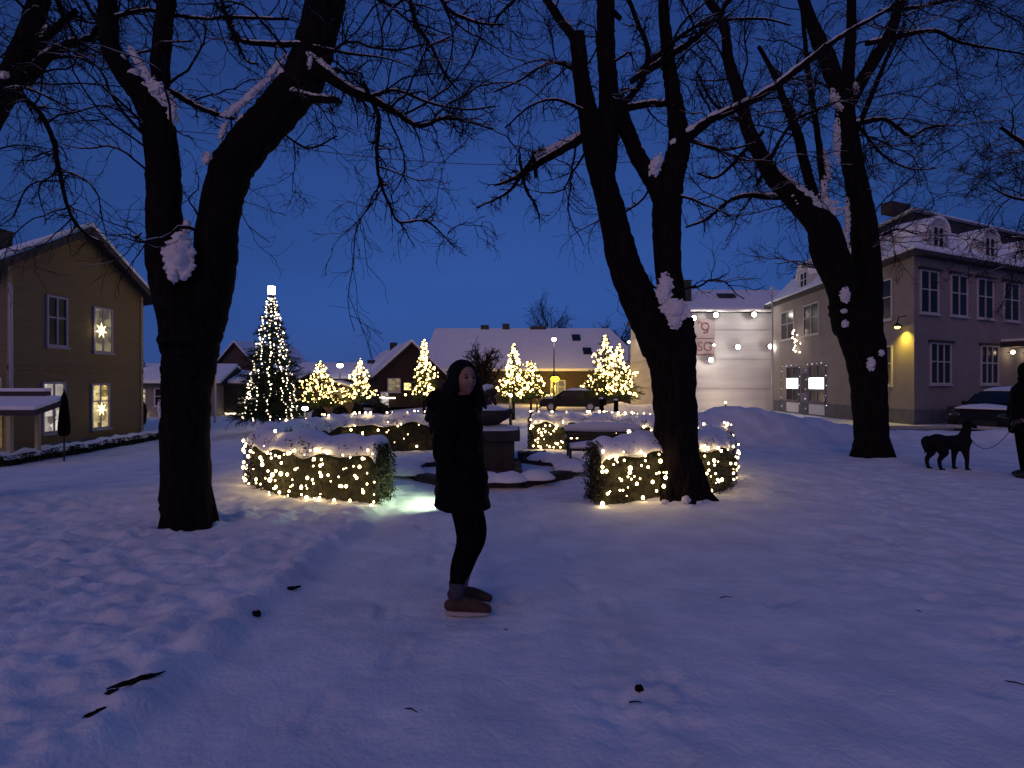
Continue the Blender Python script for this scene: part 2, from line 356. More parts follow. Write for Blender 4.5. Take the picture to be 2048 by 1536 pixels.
def wmax(C): return C[:, 3].max() > .06
def bare_tree(label, Y, limbs, seed, snow_blobs=(), nb=60, flare=1.0, blen=(0.7, 1.7), zmin=2.3, trunk_px=None, loc_px=None, dens=(7, 5), minr=0.0035, wspread=1.0, group='bare trees with snowy limbs'):
    rng = np.random.default_rng(seed); s = Y / F
    bp = P(loc_px[0], loc_px[1], Y); root = empty('bare_tree', tuple(bp)); tag(root, label, 'tree', group)
    big = []; polys = []
    for L_ in limbs:
        arr = []
        for q in L_:
            dY = q[3] if len(q) > 3 else 0.0
            p = P(q[0], q[1], Y + dY); arr.append([*p, q[2] * (.97 if q[2] > 26 else 1.0) * math.cos(math.atan((q[0] - 1024) / F)) * (Y + dY) / F / 2])
        arr = np.array(arr); wpx = arr[0, 3]
        if L_ is not limbs[0] and L_[0][2] < 36 and len(arr) > 1:   # root each bough inside the limb it grows from
            b0 = arr[0].copy(); d0 = arr[0, :3] - arr[1, :3]; d0 *= min(1.0, 34 * Y / F / (np.linalg.norm(d0) + 1e-6)); b0[:3] += d0; b0[3] *= .8; arr = np.vstack([b0, arr])
        if len(arr) > 2 and L_ is not limbs[0]:
            off = rng.uniform(-1, 1) * 0.25; arr[:, 1] += off * np.linspace(0, 1, len(arr)) * np.linspace(0, 1, len(arr))
        C = catmull(arr, 8); C[:, 3] = np.maximum(C[:, 3], minr)
        # gnarled: knobs and bends
        C[1:, :3] += rng.normal(0, 0.10, (len(C) - 1, 3)) * np.minimum(C[1:, 3:4], 0.035)
        C[:, 3] *= 1 + rng.normal(0, 0.02, len(C))
        sides = 18 if wpx > 0.1 else (10 if wpx > 0.04 else 6)
        Vv, Ff = tubes_batch(C[None, :, :3], C[None, :, 3], sides)
        if wpx > 0.06:   # bark ridges
            k = len(C); ang = np.tile(np.arange(sides), k); hgt = np.repeat(np.arange(k), sides)
            cc = np.repeat(C[:, :3], sides, axis=0)
            m_ = 1 + 0.07 * gnoise(ang * 1.7 + seed, hgt * 0.18) + 0.035 * gnoise(ang * 0.9, hgt * 0.5 + 5)
            Vv = cc + (Vv - cc) * m_[:, None]
        big.append((Vv, Ff)); polys.append(C)
    # root flare buttresses at the foot
    T0 = polys[0]; r0 = T0[0, 3]; foot = T0[0, :3].copy()
    for a in rng.uniform(0, 2 * PI, 3).tolist() + [PI * 1.25, PI * 1.5, PI * 1.8, 0.4]:
        o_ = np.array([math.cos(a), math.sin(a), 0])
        pts = np.array([foot + [0, 0, 0.62] + o_ * r0 * .62, foot + [0, 0, 0.2] + o_ * r0 * (.75 + .05 * flare), foot + [0, 0, 0.06] + o_ * r0 * (.75 + .3 * flare), foot + [0, 0, -0.08] + o_ * r0 * (.75 + .7 * flare)])
        rr = np.array([r0 * 0.06, r0 * 0.22, r0 * 0.25, r0 * 0.14])
        C = catmull(np.hstack([pts, rr[:, None]]), 5); big.append(tubes_batch(C[None, :, :3], C[None, :, 3], 10))
    Vt, Ft = cat_mesh(big)
    tr = mesh_np('trunk', Vt - bp, Ft, BARK, root, smooth=True)
    # branchlets
    srcs = []; dirs = []; lens = []; rads = []
    pool = []
    for C in polys[1:]:
        for i in range(1, len(C) - 1):
            if C[i, 2] > zmin:
                seg = np.linalg.norm(C[i + 1, :3] - C[i, :3]); pool.append((seg * (1.0 if C[i, 3] > 0.05 else 1.6), C, i))
    wts = np.array([q[0] for q in pool]); pick = rng.choice(len(pool), nb, p=wts / wts.sum())
    for k in pick:
        _, C, i = pool[k]; t = C[i + 1, :3] - C[i, :3]; t /= np.linalg.norm(t)
        q = rng.normal(0, 1, 3); q[1] *= wspread; q -= t * q.dot(t); q /= np.linalg.norm(q)
        srcs.append(C[i, :3] + q * C[i, 3] * 0.7); dirs.append(q * 0.9 + t * 0.5 + [0, 0, 0.15])
        lens.append(rng.uniform(*blen)); rads.append(min(C[i, 3] * 0.5, rng.uniform(0.010, 0.020)))
    P1, R1 = grow(np.array(srcs), np.array(dirs), np.array(lens), np.array(rads), 11, 0.22, 0.0, rng, sag=-0.08)
    R1 = np.maximum(R1, minr)
    lists = [tubes_batch(P1, R1, 5)]
    thin = [C for C in polys[1:] if C[:, 3].mean() < 0.06]
    s2 = [children_of(P1, R1, dens[0], (0.25, 0.5), 0.55, 0.9, rng)]
    for C in thin:
        s2.append(children_of(C[None, :, :3], C[None, :, 3], max(4, int(len(C) * 0.55)), (0.08, 0.21), 0.5, 1.0, rng, 0.2))
    S, D, Ln, Rr = [np.concatenate(z) for z in zip(*s2)]
    Ln = np.clip(Ln, 0.15, 0.75); Rr = np.clip(Rr, minr, 0.010)
    P2, R2 = grow(S, D, Ln, Rr, 8, 0.26, -0.01, rng, sag=-0.05); R2 = np.maximum(R2, minr * 0.8); lists.append(tubes_batch(P2, R2, 4))
    S, D, Ln, Rr = children_of(P2, R2, dens[1], (0.3, 0.65), 0.7, 0.8, rng)
    P3, R3 = grow(S, D, np.clip(Ln, 0.08, 0.4), np.clip(Rr, minr * 0.55, 0.006), 6, 0.28, 0.0, rng); R3 = np.maximum(R3, minr * 0.55); lists.append(tubes_batch(P3, R3, 3))
    Vc, Fc = cat_mesh(lists); mesh_np('crown', Vc - bp, Fc, TWIG, root)
    # snow lying along the upper sides of limbs, branches and twigs
    sn = []
    for C in polys[1:]:
        T = np.gradient(C[:, :3], axis=0); T /= np.linalg.norm(T, axis=1, keepdims=True) + 1e-9
        flat = 1 - np.abs(T[:, 2]); up = np.array([0, 0, 1.0]) - T * T[:, 2:3]; up /= np.linalg.norm(up, axis=1, keepdims=True) + 1e-9
        nz = gnoise(np.arange(len(C)) * 0.33 + seed, np.full(len(C), rng.uniform(0, 50)))
        amt = np.clip((flat - (0.03 if wmax(C) else .2)) * 2.3 + nz * 0.8, 0, 1); amt[:2] = 0; amt[-2:] = 0
        R = C[:, 3] * 0.72 * amt
        thick = np.minimum(C[:, 3], 0.07)
        Q = C[:, :3] + up * (C[:, 3] * 0.46 + thick * 0.25)[:, None]; Q[:, 1] -= C[:, 3] * .25 * (C[:, 3] > .05)
        keep = amt > 0.05; i = 0
        while i < len(C):
            if keep[i]:
                j = i
                while j < len(C) and keep[j]: j += 1
                if j - i > 2:
                    Vl, Fl = tubes_batch(Q[None, i:j], np.maximum(R[None, i:j], 0.001), 10); kk = np.arange(len(Vl))
                    Vl = Vl + (np.stack([gnoise(kk * .37, kk * .11), gnoise(kk * .29, kk * .17 + 9), gnoise(kk * .41, kk * .07 + 4)], -1) * np.minimum(C[i:j, 3].mean() * .25, .012))
                    mesh_np('limb_snow', Vl - bp, Fl, TREESNOW, root, smooth=True)
                i = j
            else: i += 1
    for Pn, Rn, pr in ((P1, R1, 0.7), (P2, R2, 0.30)):
        k = rng.random(len(Pn)) < pr; Pk, Rk = Pn[k], Rn[k]
        T = np.gradient(Pk, axis=1); T /= np.linalg.norm(T, axis=2, keepdims=True) + 1e-9
        fl = np.clip(1.25 - np.abs(T[:, :, 2]) * 1.5, 0.0, 1) * rng.uniform(0.5, 1.1, (len(Pk), 1))
        fl[:, 0] = 0; fl[:, -1] = 0
        sn.append(tubes_batch(Pk + np.array([0, 0, 1.0]) * (Rk * 0.9)[:, :, None], Rk * 0.85 * fl + 0.0002, 4))
    for (x, y, wx, wy, ang, dy) in snow_blobs:
        mb = MB(); a = math.radians(ang); sm_ = min(wx, wy); nl = int(10 + 10 * max(wx, wy) / sm_); c0 = P(x, y, Y + dy)
        for q in range(int(nl * 2.6)):
            th = rng.uniform(0, 2 * PI); rr_ = rng.uniform(0, 1) ** .55 * .44
            lx, ly = wx * rr_ * math.cos(th), wy * rr_ * math.sin(th)
            px = x + lx * math.cos(a) - ly * math.sin(a); py = y - (lx * math.sin(a) + ly * math.cos(a))
            e = sm_ * rng.uniform(.11, .21) * (1.25 - 1.1 * rr_) * Y / F
            mb.ell(P(px, py, Y + dy + .35 * rr_ * sm_ * Y / F * 2 + rng.uniform(0, .02)) - c0, (e * rng.uniform(.8, 1.3), e * .9, e * rng.uniform(.8, 1.3)), 10, 7)
        for q in range(int(nl * 1.2)):   # ragged fringe
            th = rng.uniform(0, 2 * PI); lx, ly = wx * .5 * math.cos(th) * rng.uniform(.9, 1.2), wy * .5 * math.sin(th) * rng.uniform(.9, 1.2)
            px = x + lx * math.cos(a) - ly * math.sin(a); py = y - (lx * math.sin(a) + ly * math.cos(a)); e = sm_ * rng.uniform(.045, .09) * Y / F
            mb.ell(P(px, py, Y + dy + .06) - c0, (e * 1.4, e * 1.6, e), 8, 6)
        cl = mb.build('snow_clump', TREESNOW, root, remesh=max(.005, sm_ * .034 * Y / F), sm=2); cl.location = tuple(c0 - bp)
    Vs, Fs = cat_mesh(sn); mesh_np('snow', Vs - bp, Fs, TREESNOW, root, smooth=True)
    return root

T1 = [
 [(378, 1082, 132), (376, 1040, 114), (372, 950, 106), (372, 800, 106), (377, 740, 114), (379, 690, 126), (381, 640, 138), (382, 590, 142)],
 [(374, 760, 60), (366, 700, 84), (361, 640, 96), (338, 540, 94), (328, 430, 78), (325, 330, 74), (312, 240, 76), (285, 190, 60), (250, 150, 50), (218, 90, 46), (213, 30, 43), (210, -60, 40)],
 [(325, 260, 50), (322, 190, 42), (322, 120, 42), (332, 40, 40), (346, -50, 34)],
 [(380, 760, 60), (390, 700, 90), (402, 640, 104), (425, 540, 98), (434, 430, 88), (452, 350, 90), (488, 284, 92), (546, 214, 90), (596, 142, 88), (620, 60, 84), (645, -60, 82)],
 [(585, 192, 22), (640, 206, 16), (688, 216, 12)],
 [(635, 135, 30), (690, 175, 20), (740, 195, 17), (765, 208, 14), (782, 214, 11), (835, 243, 9), (880, 225, 7), (930, 226, 5), (985, 240, 3)],
 [(740, 195, 11), (757, 235, 9), (752, 300, 8), (758, 360, 7), (778, 410, 6), (795, 438, 5), (850, 435, 4), (905, 485, 3)],
 [(745, 192, 9), (790, 178, 6), (860, 200, 5), (930, 208, 4), (990, 195, 3)],
 [(345, 185, 15), (400, 213, 12), (455, 225, 8)],
 [(580, 88, 12), (495, 82, 10), (468, 65, 9), (440, 10, 9), (420, -50, 8)],
 [(468, 70, 7), (500, 130, 5), (535, 152, 4)],
 [(230, 32, 10), (290, 17, 9), (335, 22, 8), (400, 24, 7), (445, 14, 7), (560, 8, 6)],
 [(640, 95, 6), (700, 108, 5), (780, 120, 3), (850, 150, 2)],
 [(640, -20, 30, .4), (700, -60, 20, .5), (800, -40, 12, .6), (830, 40, 9, .6), (860, 80, 7, .6), (885, 130, 5, .6), (915, 160, 3, .6)],
 [(640, -60, 20, -.3), (760, -90, 14, -.4), (860, -30, 10, -.4), (900, 30, 8, -.5), (960, 60, 5, -.5), (1010, 70, 3, -.5)],
 [(480, 290, 9, .2), (545, 262, 5, .4), (620, 300, 4, .6), (680, 280, 3, .8)],
 [(215, 60, 12, .2), (180, 20, 9, .3), (150, -40, 7, .4)],
 [(300, 260, 8, -.1), (255, 215, 6, -.2), (205, 170, 4, -.3), (160, 120, 3, -.3)],
]
bare_tree('big forked bare tree in the left foreground with snow packed in its fork', 5.66, T1, 3,
          [(358, 514, 58, 74, 8, -0.37), (364, 480, 34, 46, 0, -.30), (373, 454, 15, 30, 0, -.2), (346, 548, 24, 34, 0, -.37), (283, 132, 90, 16, -55, -0.06), (318, 182, 90, 26, -48, -0.22), (345, 226, 20, 42, 10, -.2), (508, 184, 110, 17, 42, -0.06), (468, 218, 60, 18, 34, -.1), (552, 134, 60, 14, 50, -.04), (416, 318, 22, 24, 0, -0.08), (446, 262, 14, 40, -20, -.02), (620, 122, 10, 30, -5, -0.28), (319, 820, 10, 36, 0, -.18)],
          nb=70, flare=.12, loc_px=(378, 1072), wspread=1.3, dens=(8, 5))

T2 = [
 [(1362, 1012, 128), (1358, 960, 102), (1352, 880, 92), (1348, 780, 94), (1342, 700, 104), (1335, 650, 106)],
 [(1338, 760, 50), (1330, 720, 74), (1316, 680, 82), (1275, 595, 74), (1245, 520, 66), (1228, 450, 58), (1210, 380, 52), (1190, 310, 50), (1175, 240, 42), (1160, 170, 34), (1151, 85, 30)],
 [(1158, 130, 24), (1150, 75, 20), (1128, 35, 18), (1092, -30, 16)],
 [(1208, 360, 44), (1215, 270, 48), (1218, 200, 42), (1212, 120, 38), (1210, 40, 36), (1208, -60, 34)],
 [(1225, 195, 36), (1250, 250, 34), (1275, 310, 34), (1305, 365, 34), (1330, 420, 36)],
 [(1345, 770, 40), (1348, 720, 66), (1348, 690, 72), (1343, 600, 58), (1335, 500, 58), (1335, 420, 62), (1345, 350, 56), (1360, 290, 48), (1355, 220, 38), (1345, 150, 32), (1338, 80, 26), (1328, -50, 20)],
 [(1368, 280, 26), (1420, 240, 18), (1470, 218, 16), (1540, 180, 16), (1600, 135, 15), (1650, 95, 13), (1700, 60, 10), (1770, 20, 7), (1830, -20, 5)],
 [(1290, 145, 14), (1345, 110, 13), (1400, 70, 11), (1430, 40, 10), (1462, -5, 9), (1480, -50, 8)],
 [(1305, 120, 12), (1350, 80, 9), (1400, 45, 7), (1450, 30, 6), (1540, 22, 5), (1600, 28, 3)],
 [(1178, 266, 22), (1130, 295, 16), (1085, 320, 14), (1050, 340, 11), (1020, 355, 7), (988, 362, 4)],
 [(1045, 345, 8), (1020, 378, 6), (985, 395, 4), (950, 405, 3)], [(1045, 346, 7), (1052, 380, 6), (1070, 408, 5), (1080, 440, 3)],
 [(1070, 330, 9), (1068, 305, 8), (1085, 290, 9)],
 [(1238, 218, 15), (1290, 206, 13), (1345, 200, 12)],
 [(1250, 205, 13), (1285, 160, 11), (1293, 100, 10), (1270, 50, 9), (1242, -20, 8)],
 [(1150, 140, 8, .2), (1100, 130, 5, .4), (1040, 170, 4, .6), (990, 200, 3, .8)],
 [(1165, 220, 7, -.2), (1110, 200, 5, -.4), (1060, 215, 4, -.5), (1010, 260, 3, -.6)],
 [(1380, 280, 9, .2), (1440, 300, 6, .4), (1500, 290, 4, .6)], [(1220, 20, 12, .3), (1160, -30, 9, .5), (1090, -40, 7, .6), (1020, 10, 5, .7), (980, 60, 3, .8)],
]
bare_tree('bare tree with spreading roots standing in front of the lit right hedge', 7.2, T2, 8,
          [(1350, 618, 58, 40, -20, -0.38), (1330, 582, 30, 66, 0, -0.36), (1350, 644, 24, 26, 0, -.40), (1312, 330, 22, 44, -20, -0.18), (1205, 318, 12, 26, 0, -0.2), (1110, 292, 90, 11, 26, -.02), (1330, 1004, 14, 10, 0, -.45), (1372, 1001, 18, 16, 0, -.47), (1398, 1008, 20, 12, 0, -.45)],
          nb=56, loc_px=(1362, 1003), zmin=2.5, wspread=1.3, dens=(8, 5), minr=0.004)

T3 = [
 [(1745, 932, 100), (1742, 880, 78), (1738, 780, 80), (1730, 700, 88), (1712, 640, 106), (1702, 600, 100)],
 [(1733, 760, 40), (1734, 700, 66), (1733, 650, 72), (1735, 540, 62), (1728, 450, 58), (1718, 380, 52), (1705, 300, 46), (1696, 230, 42), (1694, 180, 44)],
 [(1694, 200, 30), (1700, 120, 26), (1708, 50, 22), (1712, -40, 18)],
 [(1697, 205, 34), (1735, 140, 28), (1770, 80, 24), (1790, 20, 20), (1802, -40, 16)],
 [(1684, 210, 34), (1656, 125, 38), (1625, 60, 28), (1592, -30, 20)],
 [(1725, 760, 40), (1715, 710, 60), (1702, 650, 66), (1682, 570, 70), (1655, 500, 78), (1640, 450, 66), (1590, 402, 46), (1545, 360, 36), (1515, 310, 32), (1490, 260, 28), (1470, 190, 26), (1450, 130, 22), (1438, 60, 18), (1390, -10, 16)],
 [(1645, 450, 28), (1614, 350, 21), (1592, 270, 20), (1565, 210, 16), (1545, 165, 12), (1508, 105, 8)],
 [(1655, 440, 20), (1640, 290, 14), (1626, 180, 12), (1620, 100, 10), (1614, -10, 8)],
 [(1540, 394, 13), (1490, 392, 10), (1455, 405, 8), (1410, 440, 6), (1368, 458, 4)],
 [(1722, 245, 13), (1770, 238, 9), (1800, 255, 9), (1830, 270, 8), (1860, 252, 6), (1910, 240, 4)],
 [(1765, 80, 13), (1830, 65, 10), (1880, 60, 9), (1930, 80, 7), (2060, 100, 4)],
 [(1725, 260, 7), (1770, 310, 5), (1830, 335, 4), (1885, 330, 3)],
 [(1722, 240, 12), (1745, 180, 11), (1772, 110, 9), (1795, 60, 7)],
 [(1790, 20, 9), (1850, 15, 7), (1920, 0, 5), (1990, -10, 4)],
 [(1500, 290, 9, .2), (1440, 350, 6, .6), (1400, 340, 4, .9)], [(1740, 480, 6, .2), (1790, 460, 5, .5), (1830, 470, 3, .7)],
 [(1530, 340, 9, -.4), (1580, 250, 7, -.6), (1640, 220, 5, -.7)], [(1480, 240, 8, .5), (1430, 200, 6, .8), (1400, 130, 4, 1.)],
]
bare_tree('bare forked tree farther back on the right beside the dog', 11.2, T3, 21,
          [(1693, 548, 22, 84, 6, -0.24), (1689, 498, 18, 80, 0, -0.17), (1695, 440, 12, 80, 0, -.05), (1636, 408, 90, 34, -16, -0.26), (1588, 372, 110, 20, -42, -.12), (1610, 392, 60, 24, -34, -.2), (1674, 280, 14, 90, 0, -.1), (1654, 330, 12, 60, 10, -.1), (1648, 380, 14, 50, 0, -.15), (1672, 200, 18, 44, 25, -0.2), (1712, 178, 12, 26, 0, -.2), (1690, 590, 18, 30, 0, -.42), (1742, 728, 16, 26, 0, -.40), (1690, 648, 13, 14, 0, -.5), (1762, 706, 12, 12, 0, -.4), (1688, 622, 12, 9, 0, -.5)],
          nb=100, flare=.3, blen=(0.9, 2.3), loc_px=(1745, 922), zmin=3.2, wspread=1.3, dens=(9, 6), minr=0.006)

T0 = [
 [(-190, 1090, 150), (-185, 900, 130), (-170, 600, 120), (-120, 450, 100)],
 [(-130, 470, 100), (-70, 340, 80), (-20, 240, 66), (30, 165, 60), (70, 90, 52), (105, 10, 46), (130, -70, 40)],
 [(45, 165, 40), (90, 122, 26), (140, 96, 20), (192, 90, 16, .3), (230, 70, 12, .6)],
 [(-60, 200, 24), (-10, 165, 24), (30, 135, 22), (90, 50, 18), (130, 0, 14)],
 [(30, 185, 16), (70, 215, 13), (100, 270, 12), (115, 350, 10), (130, 420, 8), (155, 460, 7), (190, 480, 4)],
 [(125, 20, 7), (150, 70, 6), (170, 90, 5)], [(90, 130, 5), (94, 200, 4), (92, 240, 3)],
]
bare_tree('bare tree at the left edge with one branch hanging over the yellow house', 6.4, T0, 34,
          [(8, 150, 26, 18, 30, -.2), (88, 60, 10, 30, -30, -.2)], nb=44, loc_px=(-190, 1070), zmin=2.6, dens=(8, 5), wspread=1.2)

T4 = [
 [(2260, 900, 90), (2255, 700, 84), (2250, 500, 70)], [(2250, 520, 50), (2200, 420, 30), (2130, 340, 18), (2060, 290, 12), (2010, 250, 7)],
 [(2230, 470, 30), (2160, 440, 16), (2090, 410, 9), (2020, 390, 5), (1985, 370, 3)], [(2250, 500, 50), (2240, 300, 34), (2180, 150, 18), (2110, 60, 10)],
 [(2240, 600, 20), (2150, 520, 11), (2070, 480, 7), (2020, 470, 4)],
]
bare_tree('bare tree outside the right edge whose dark twigs reach in beside the building', 14.0, T4, 44, nb=70, blen=(1., 2.2), loc_px=(2260, 886), zmin=3.5, dens=(9, 6), minr=0.007)

# ================================================================== fairy lights
_bulb_mesh = {}
def bulb_mesh(r, m, key):
    if key not in _bulb_mesh:
        mb = MB(); mb.ell((0, 0, 0), (r, r, r * 1.15), 8, 6); me = bpy.data.meshes.new('bulb'); me.from_pydata(mb.v, [], mb.f); me.materials.append(m)
        me.polygons.foreach_set('use_smooth', np.ones(len(me.polygons), dtype=bool)); _bulb_mesh[key] = me
    return _bulb_mesh[key]

def light_string(pts, r, m, key, label, group, name='light_string', cat='fairy lights', wire_r=0.003, jitter=(0.75, 1.3)):
    pts = np.asarray(pts, float); base = pts[0].copy(); root = empty(name, tuple(base)); tag(root, label, cat, group)
    mb = MB(); mb.tube([Vector(p - base) for p in pts], wire_r, 4); mb.build('wire', WIRE, root)
    me = bulb_mesh(r, m, key)
    for p in pts:
        b = bpy.data.objects.new('bulb', me); COL.objects.link(b); b.parent = root; b.location = tuple(p - base)
        k = random.uniform(*jitter); b.scale = (k, k, k)
    return root

# ================================================================== the ring hedge
HC = (-0.35, 10.0); HB = 3.0
def ring(t, off=0.0):
    c, s = math.cos(t), math.sin(t); a = (3.60 if c < 0 else 3.68) + off; b = HB + off; n = 2.6
    return np.array([HC[0] + a * math.copysign(abs(c) ** (2 / n), c), HC[1] + b * math.copysign(abs(s) ** (2 / n), s)])
def ring_t_front(X, side):   # find the angle on the front (south) side for a given X
    best = min(np.linspace(PI, 1.5 * PI, 2000) if side < 0 else np.linspace(1.5 * PI, 2 * PI, 2000), key=lambda t: abs(ring(t)[0] - X)); return best
def ring_t_back(X, side):
    return min(np.linspace(PI / 2, PI, 2000) if side < 0 else np.linspace(0, PI / 2, 2000), key=lambda t: abs(ring(t)[0] - X))
HH = 0.74; HW = 0.31
def hedge(t0, t1, label, seed, nleaf):
    rng = np.random.default_rng(seed); ts = np.linspace(t0, t1, 90)
    cpts = np.array([ring(t) for t in ts]); seg = np.r_[0, np.cumsum(np.linalg.norm(np.diff(cpts, axis=0), axis=1))]; Ltot = seg[-1]
    def at(sv):
        x = np.interp(sv, seg, cpts[:, 0]); y = np.interp(sv, seg, cpts[:, 1])
        x2 = np.interp(np.minimum(sv + .05, Ltot), seg, cpts[:, 0]) - np.interp(np.maximum(sv - .05, 0), seg, cpts[:, 0]); y2 = np.interp(np.minimum(sv + .05, Ltot), seg, cpts[:, 1]) - np.interp(np.maximum(sv - .05, 0), seg, cpts[:, 1])
        l = np.hypot(x2, y2); return x, y, x2 / l, y2 / l
    base = np.array([cpts[0, 0], cpts[0, 1], 0.0]); root = empty('clipped_hedge', tuple(base)); tag(root, label, 'hedge', 'clipped hedge ring round the fountain')
    # woody core
    n = 70; sv = np.linspace(0.05, Ltot - 0.05, n); x, y, tx, ty = at(sv); cs = []
    for q in ((-1, 0), (-1, .8), (-.7, 1), (.7, 1), (1, .8), (1, 0)):
        k = 0.78 * HW * (1 + 0.12 * gnoise(sv * 2 + seed, sv * 0 + q[0]))
        cs.append(np.stack([x - ty * q[0] * k, y + tx * q[0] * k, (HH - .08) * q[1] * (1 + 0.11 * gnoise(sv * 2.2, sv * 0 + 9 + seed)) + base_z(x, y)], -1))
    V = np.stack(cs, 1).reshape(-1, 3); ii = np.arange(n * 6).reshape(n, 6)
    Fq = np.stack([ii[:-1, :-1], ii[1:, :-1], ii[1:, 1:], ii[:-1, 1:]], -1).reshape(-1, 4)
    caps = [[0, 1, 2, 3], [0, 3, 4, 5], [ii[-1, 3], ii[-1, 2], ii[-1, 1], ii[-1, 0]], [ii[-1, 5], ii[-1, 4], ii[-1, 3], ii[-1, 0]]]
    V1, F1 = V, np.vstack([Fq, caps])
    # leaves in a shell
    s_ = rng.uniform(-0.02, Ltot + 0.02, nleaf); s_ = np.clip(s_, 0, Ltot); x, y, tx, ty = at(s_)
    per = rng.uniform(0, 2 * HH + 2 * HW, nleaf)
    a = np.where(per < HH, -1, np.where(per < HH + 2 * HW, (per - HH) / HW - 1, 1)); zz = np.where(per < HH, per, np.where(per < HH + 2 * HW, HH, 2 * HH + 2 * HW - per))
    endm = rng.random(nleaf) < 0.10; s_ = np.where(endm, np.where(rng.random(nleaf) < .5, 0, Ltot), s_); a = np.where(endm, rng.uniform(-1, 1, nleaf), a); zz = np.where(endm, rng.uniform(0, HH, nleaf), zz); x, y, tx, ty = at(s_)
    dep = 1 - 0.32 * rng.random(nleaf) ** 1.5
    bul = (1 + 0.17 * gnoise(s_ * 3.1 + seed, zz * 3.2) + .08 * gnoise(s_ * 9, zz * 9)) * (1 - .22 * np.clip((zz - .5) / .24, 0, 1) ** 2) ; a = a * HW * dep * bul; zz = np.clip(zz * (0.9 + 0.1 * dep) * (1 + 0.11 * gnoise(s_ * 2.2, s_ * 0 + 9 + seed)) + rng.normal(0, .018, nleaf), 0.0, HH + .10)
    ex = np.where(endm, np.where(s_ < Ltot / 2, -1, 1) * rng.uniform(-.06, .05, nleaf), 0)
    c = np.stack([x - ty * a + tx * ex, y + tx * a + ty * ex, zz + base_z(x, y)], -1)
    q1 = rng.normal(0, 1, (nleaf, 3)); q1 /= np.linalg.norm(q1, axis=1, keepdims=True); q2 = rng.normal(0, 1, (nleaf, 3)); q2 -= q1 * (q1 * q2).sum(1, keepdims=True); q2 /= np.linalg.norm(q2, axis=1, keepdims=True)
    sz = rng.uniform(.013, .026, (nleaf, 1)); w_ = sz * 0.5
    V2 = np.stack([c - q1 * sz, c + q2 * w_, c + q1 * sz, c - q2 * w_], 1).reshape(-1, 3); F2 = np.arange(nleaf * 4).reshape(-1, 4)
    # bare shoots
    ns = 500; k = rng.integers(0, nleaf, ns); d = rng.normal(0, .5, (ns, 3)); d[:, 2] += 0.5
    Pn, Rn = grow(c[k], d, rng.uniform(.05, .13, ns), np.full(ns, .0022), 4, .2, 0, rng)
    V3, F3 = tubes_batch(Pn, Rn, 3)
    Vv, Ff = cat_mesh([(V1, F1), (V2, F2), (V3, F3)])
    mesh_np('foliage', Vv - base, Ff, LEAF, root)
    # snow cap, lumpy, hanging over the edges here and there
    n = int(Ltot * 34); m = 15; sv = np.linspace(0.02, Ltot - 0.02, n); x, y, tx, ty = at(sv)
    av = np.linspace(-1, 1, m); S, A = np.meshgrid(sv, av, indexing='ij')
    ed = 0.93 + 0.22 * gnoise(S * 2.3 + seed, A * 0 + np.sign(A) * 3); wA = A * HW * ed
    dome = (1 - np.abs(A) ** 3.0)
    hgt = HH * (1 + 0.11 * gnoise(S * 2.2, S * 0 + 9 + seed)) + dome * (0.105 + 0.075 * gnoise(S * 1.8 + 4, A * 1.2 + seed) + 0.035 * gnoise(S * 6, A * 3)) - (1 - dome) * (0.09 + 0.20 * np.clip(gnoise(S * 2.4 + 7, A * 0 + np.sign(A) * 5), -0.6, 1))
    endf = np.minimum(1, np.minimum(S, Ltot - S) / 0.10); hgt -= (1 - endf) ** 2 * 0.12
    Z = hgt + base_z(x, y)[:, None]
    V = np.stack([x[:, None] - ty[:, None] * wA, y[:, None] + tx[:, None] * wA, Z], -1)
    Vb = V.copy(); Vb[..., 2] -= 0.05
    ii = np.arange(n * m).reshape(n, m); q = np.stack([ii[:-1, :-1], ii[1:, :-1], ii[1:, 1:], ii[:-1, 1:]], -1).reshape(-1, 4); k = n * m
    rim = []
    for e0, e1 in ((ii[:-1, 0], ii[1:, 0]), (ii[1:, -1], ii[:-1, -1])): rim.append(np.stack([e0, e1, e1 + k, e0 + k][::-1], -1))
    for e0, e1 in ((ii[0, 1:], ii[0, :-1]), (ii[-1, :-1], ii[-1, 1:])): rim.append(np.stack([e0, e1, e1 + k, e0 + k][::-1], -1))
    mesh_np('snow_cap', np.vstack([V.reshape(-1, 3), Vb.reshape(-1, 3)]) - base, np.vstack([q, q[:, ::-1] + k] + rim), SNOW, root, smooth=True)
    return at, Ltot

tLf, tLb = ring_t_front(-1.60, -1), ring_t_back(-0.75, -1)
tRf, tRb = ring_t_front(1.02, 1), ring_t_back(0.42, 1)
atL, LL = hedge(tLf, tLb, 'left half of the low hedge ring, wrapped in fairy lights', 5, 26000)
atR, LR = hedge(tRf, tRb - 0 if tRb > tRf else tRb + 2 * PI, 'right half of the low hedge ring, behind the tree with spreading roots', 6, 26000)

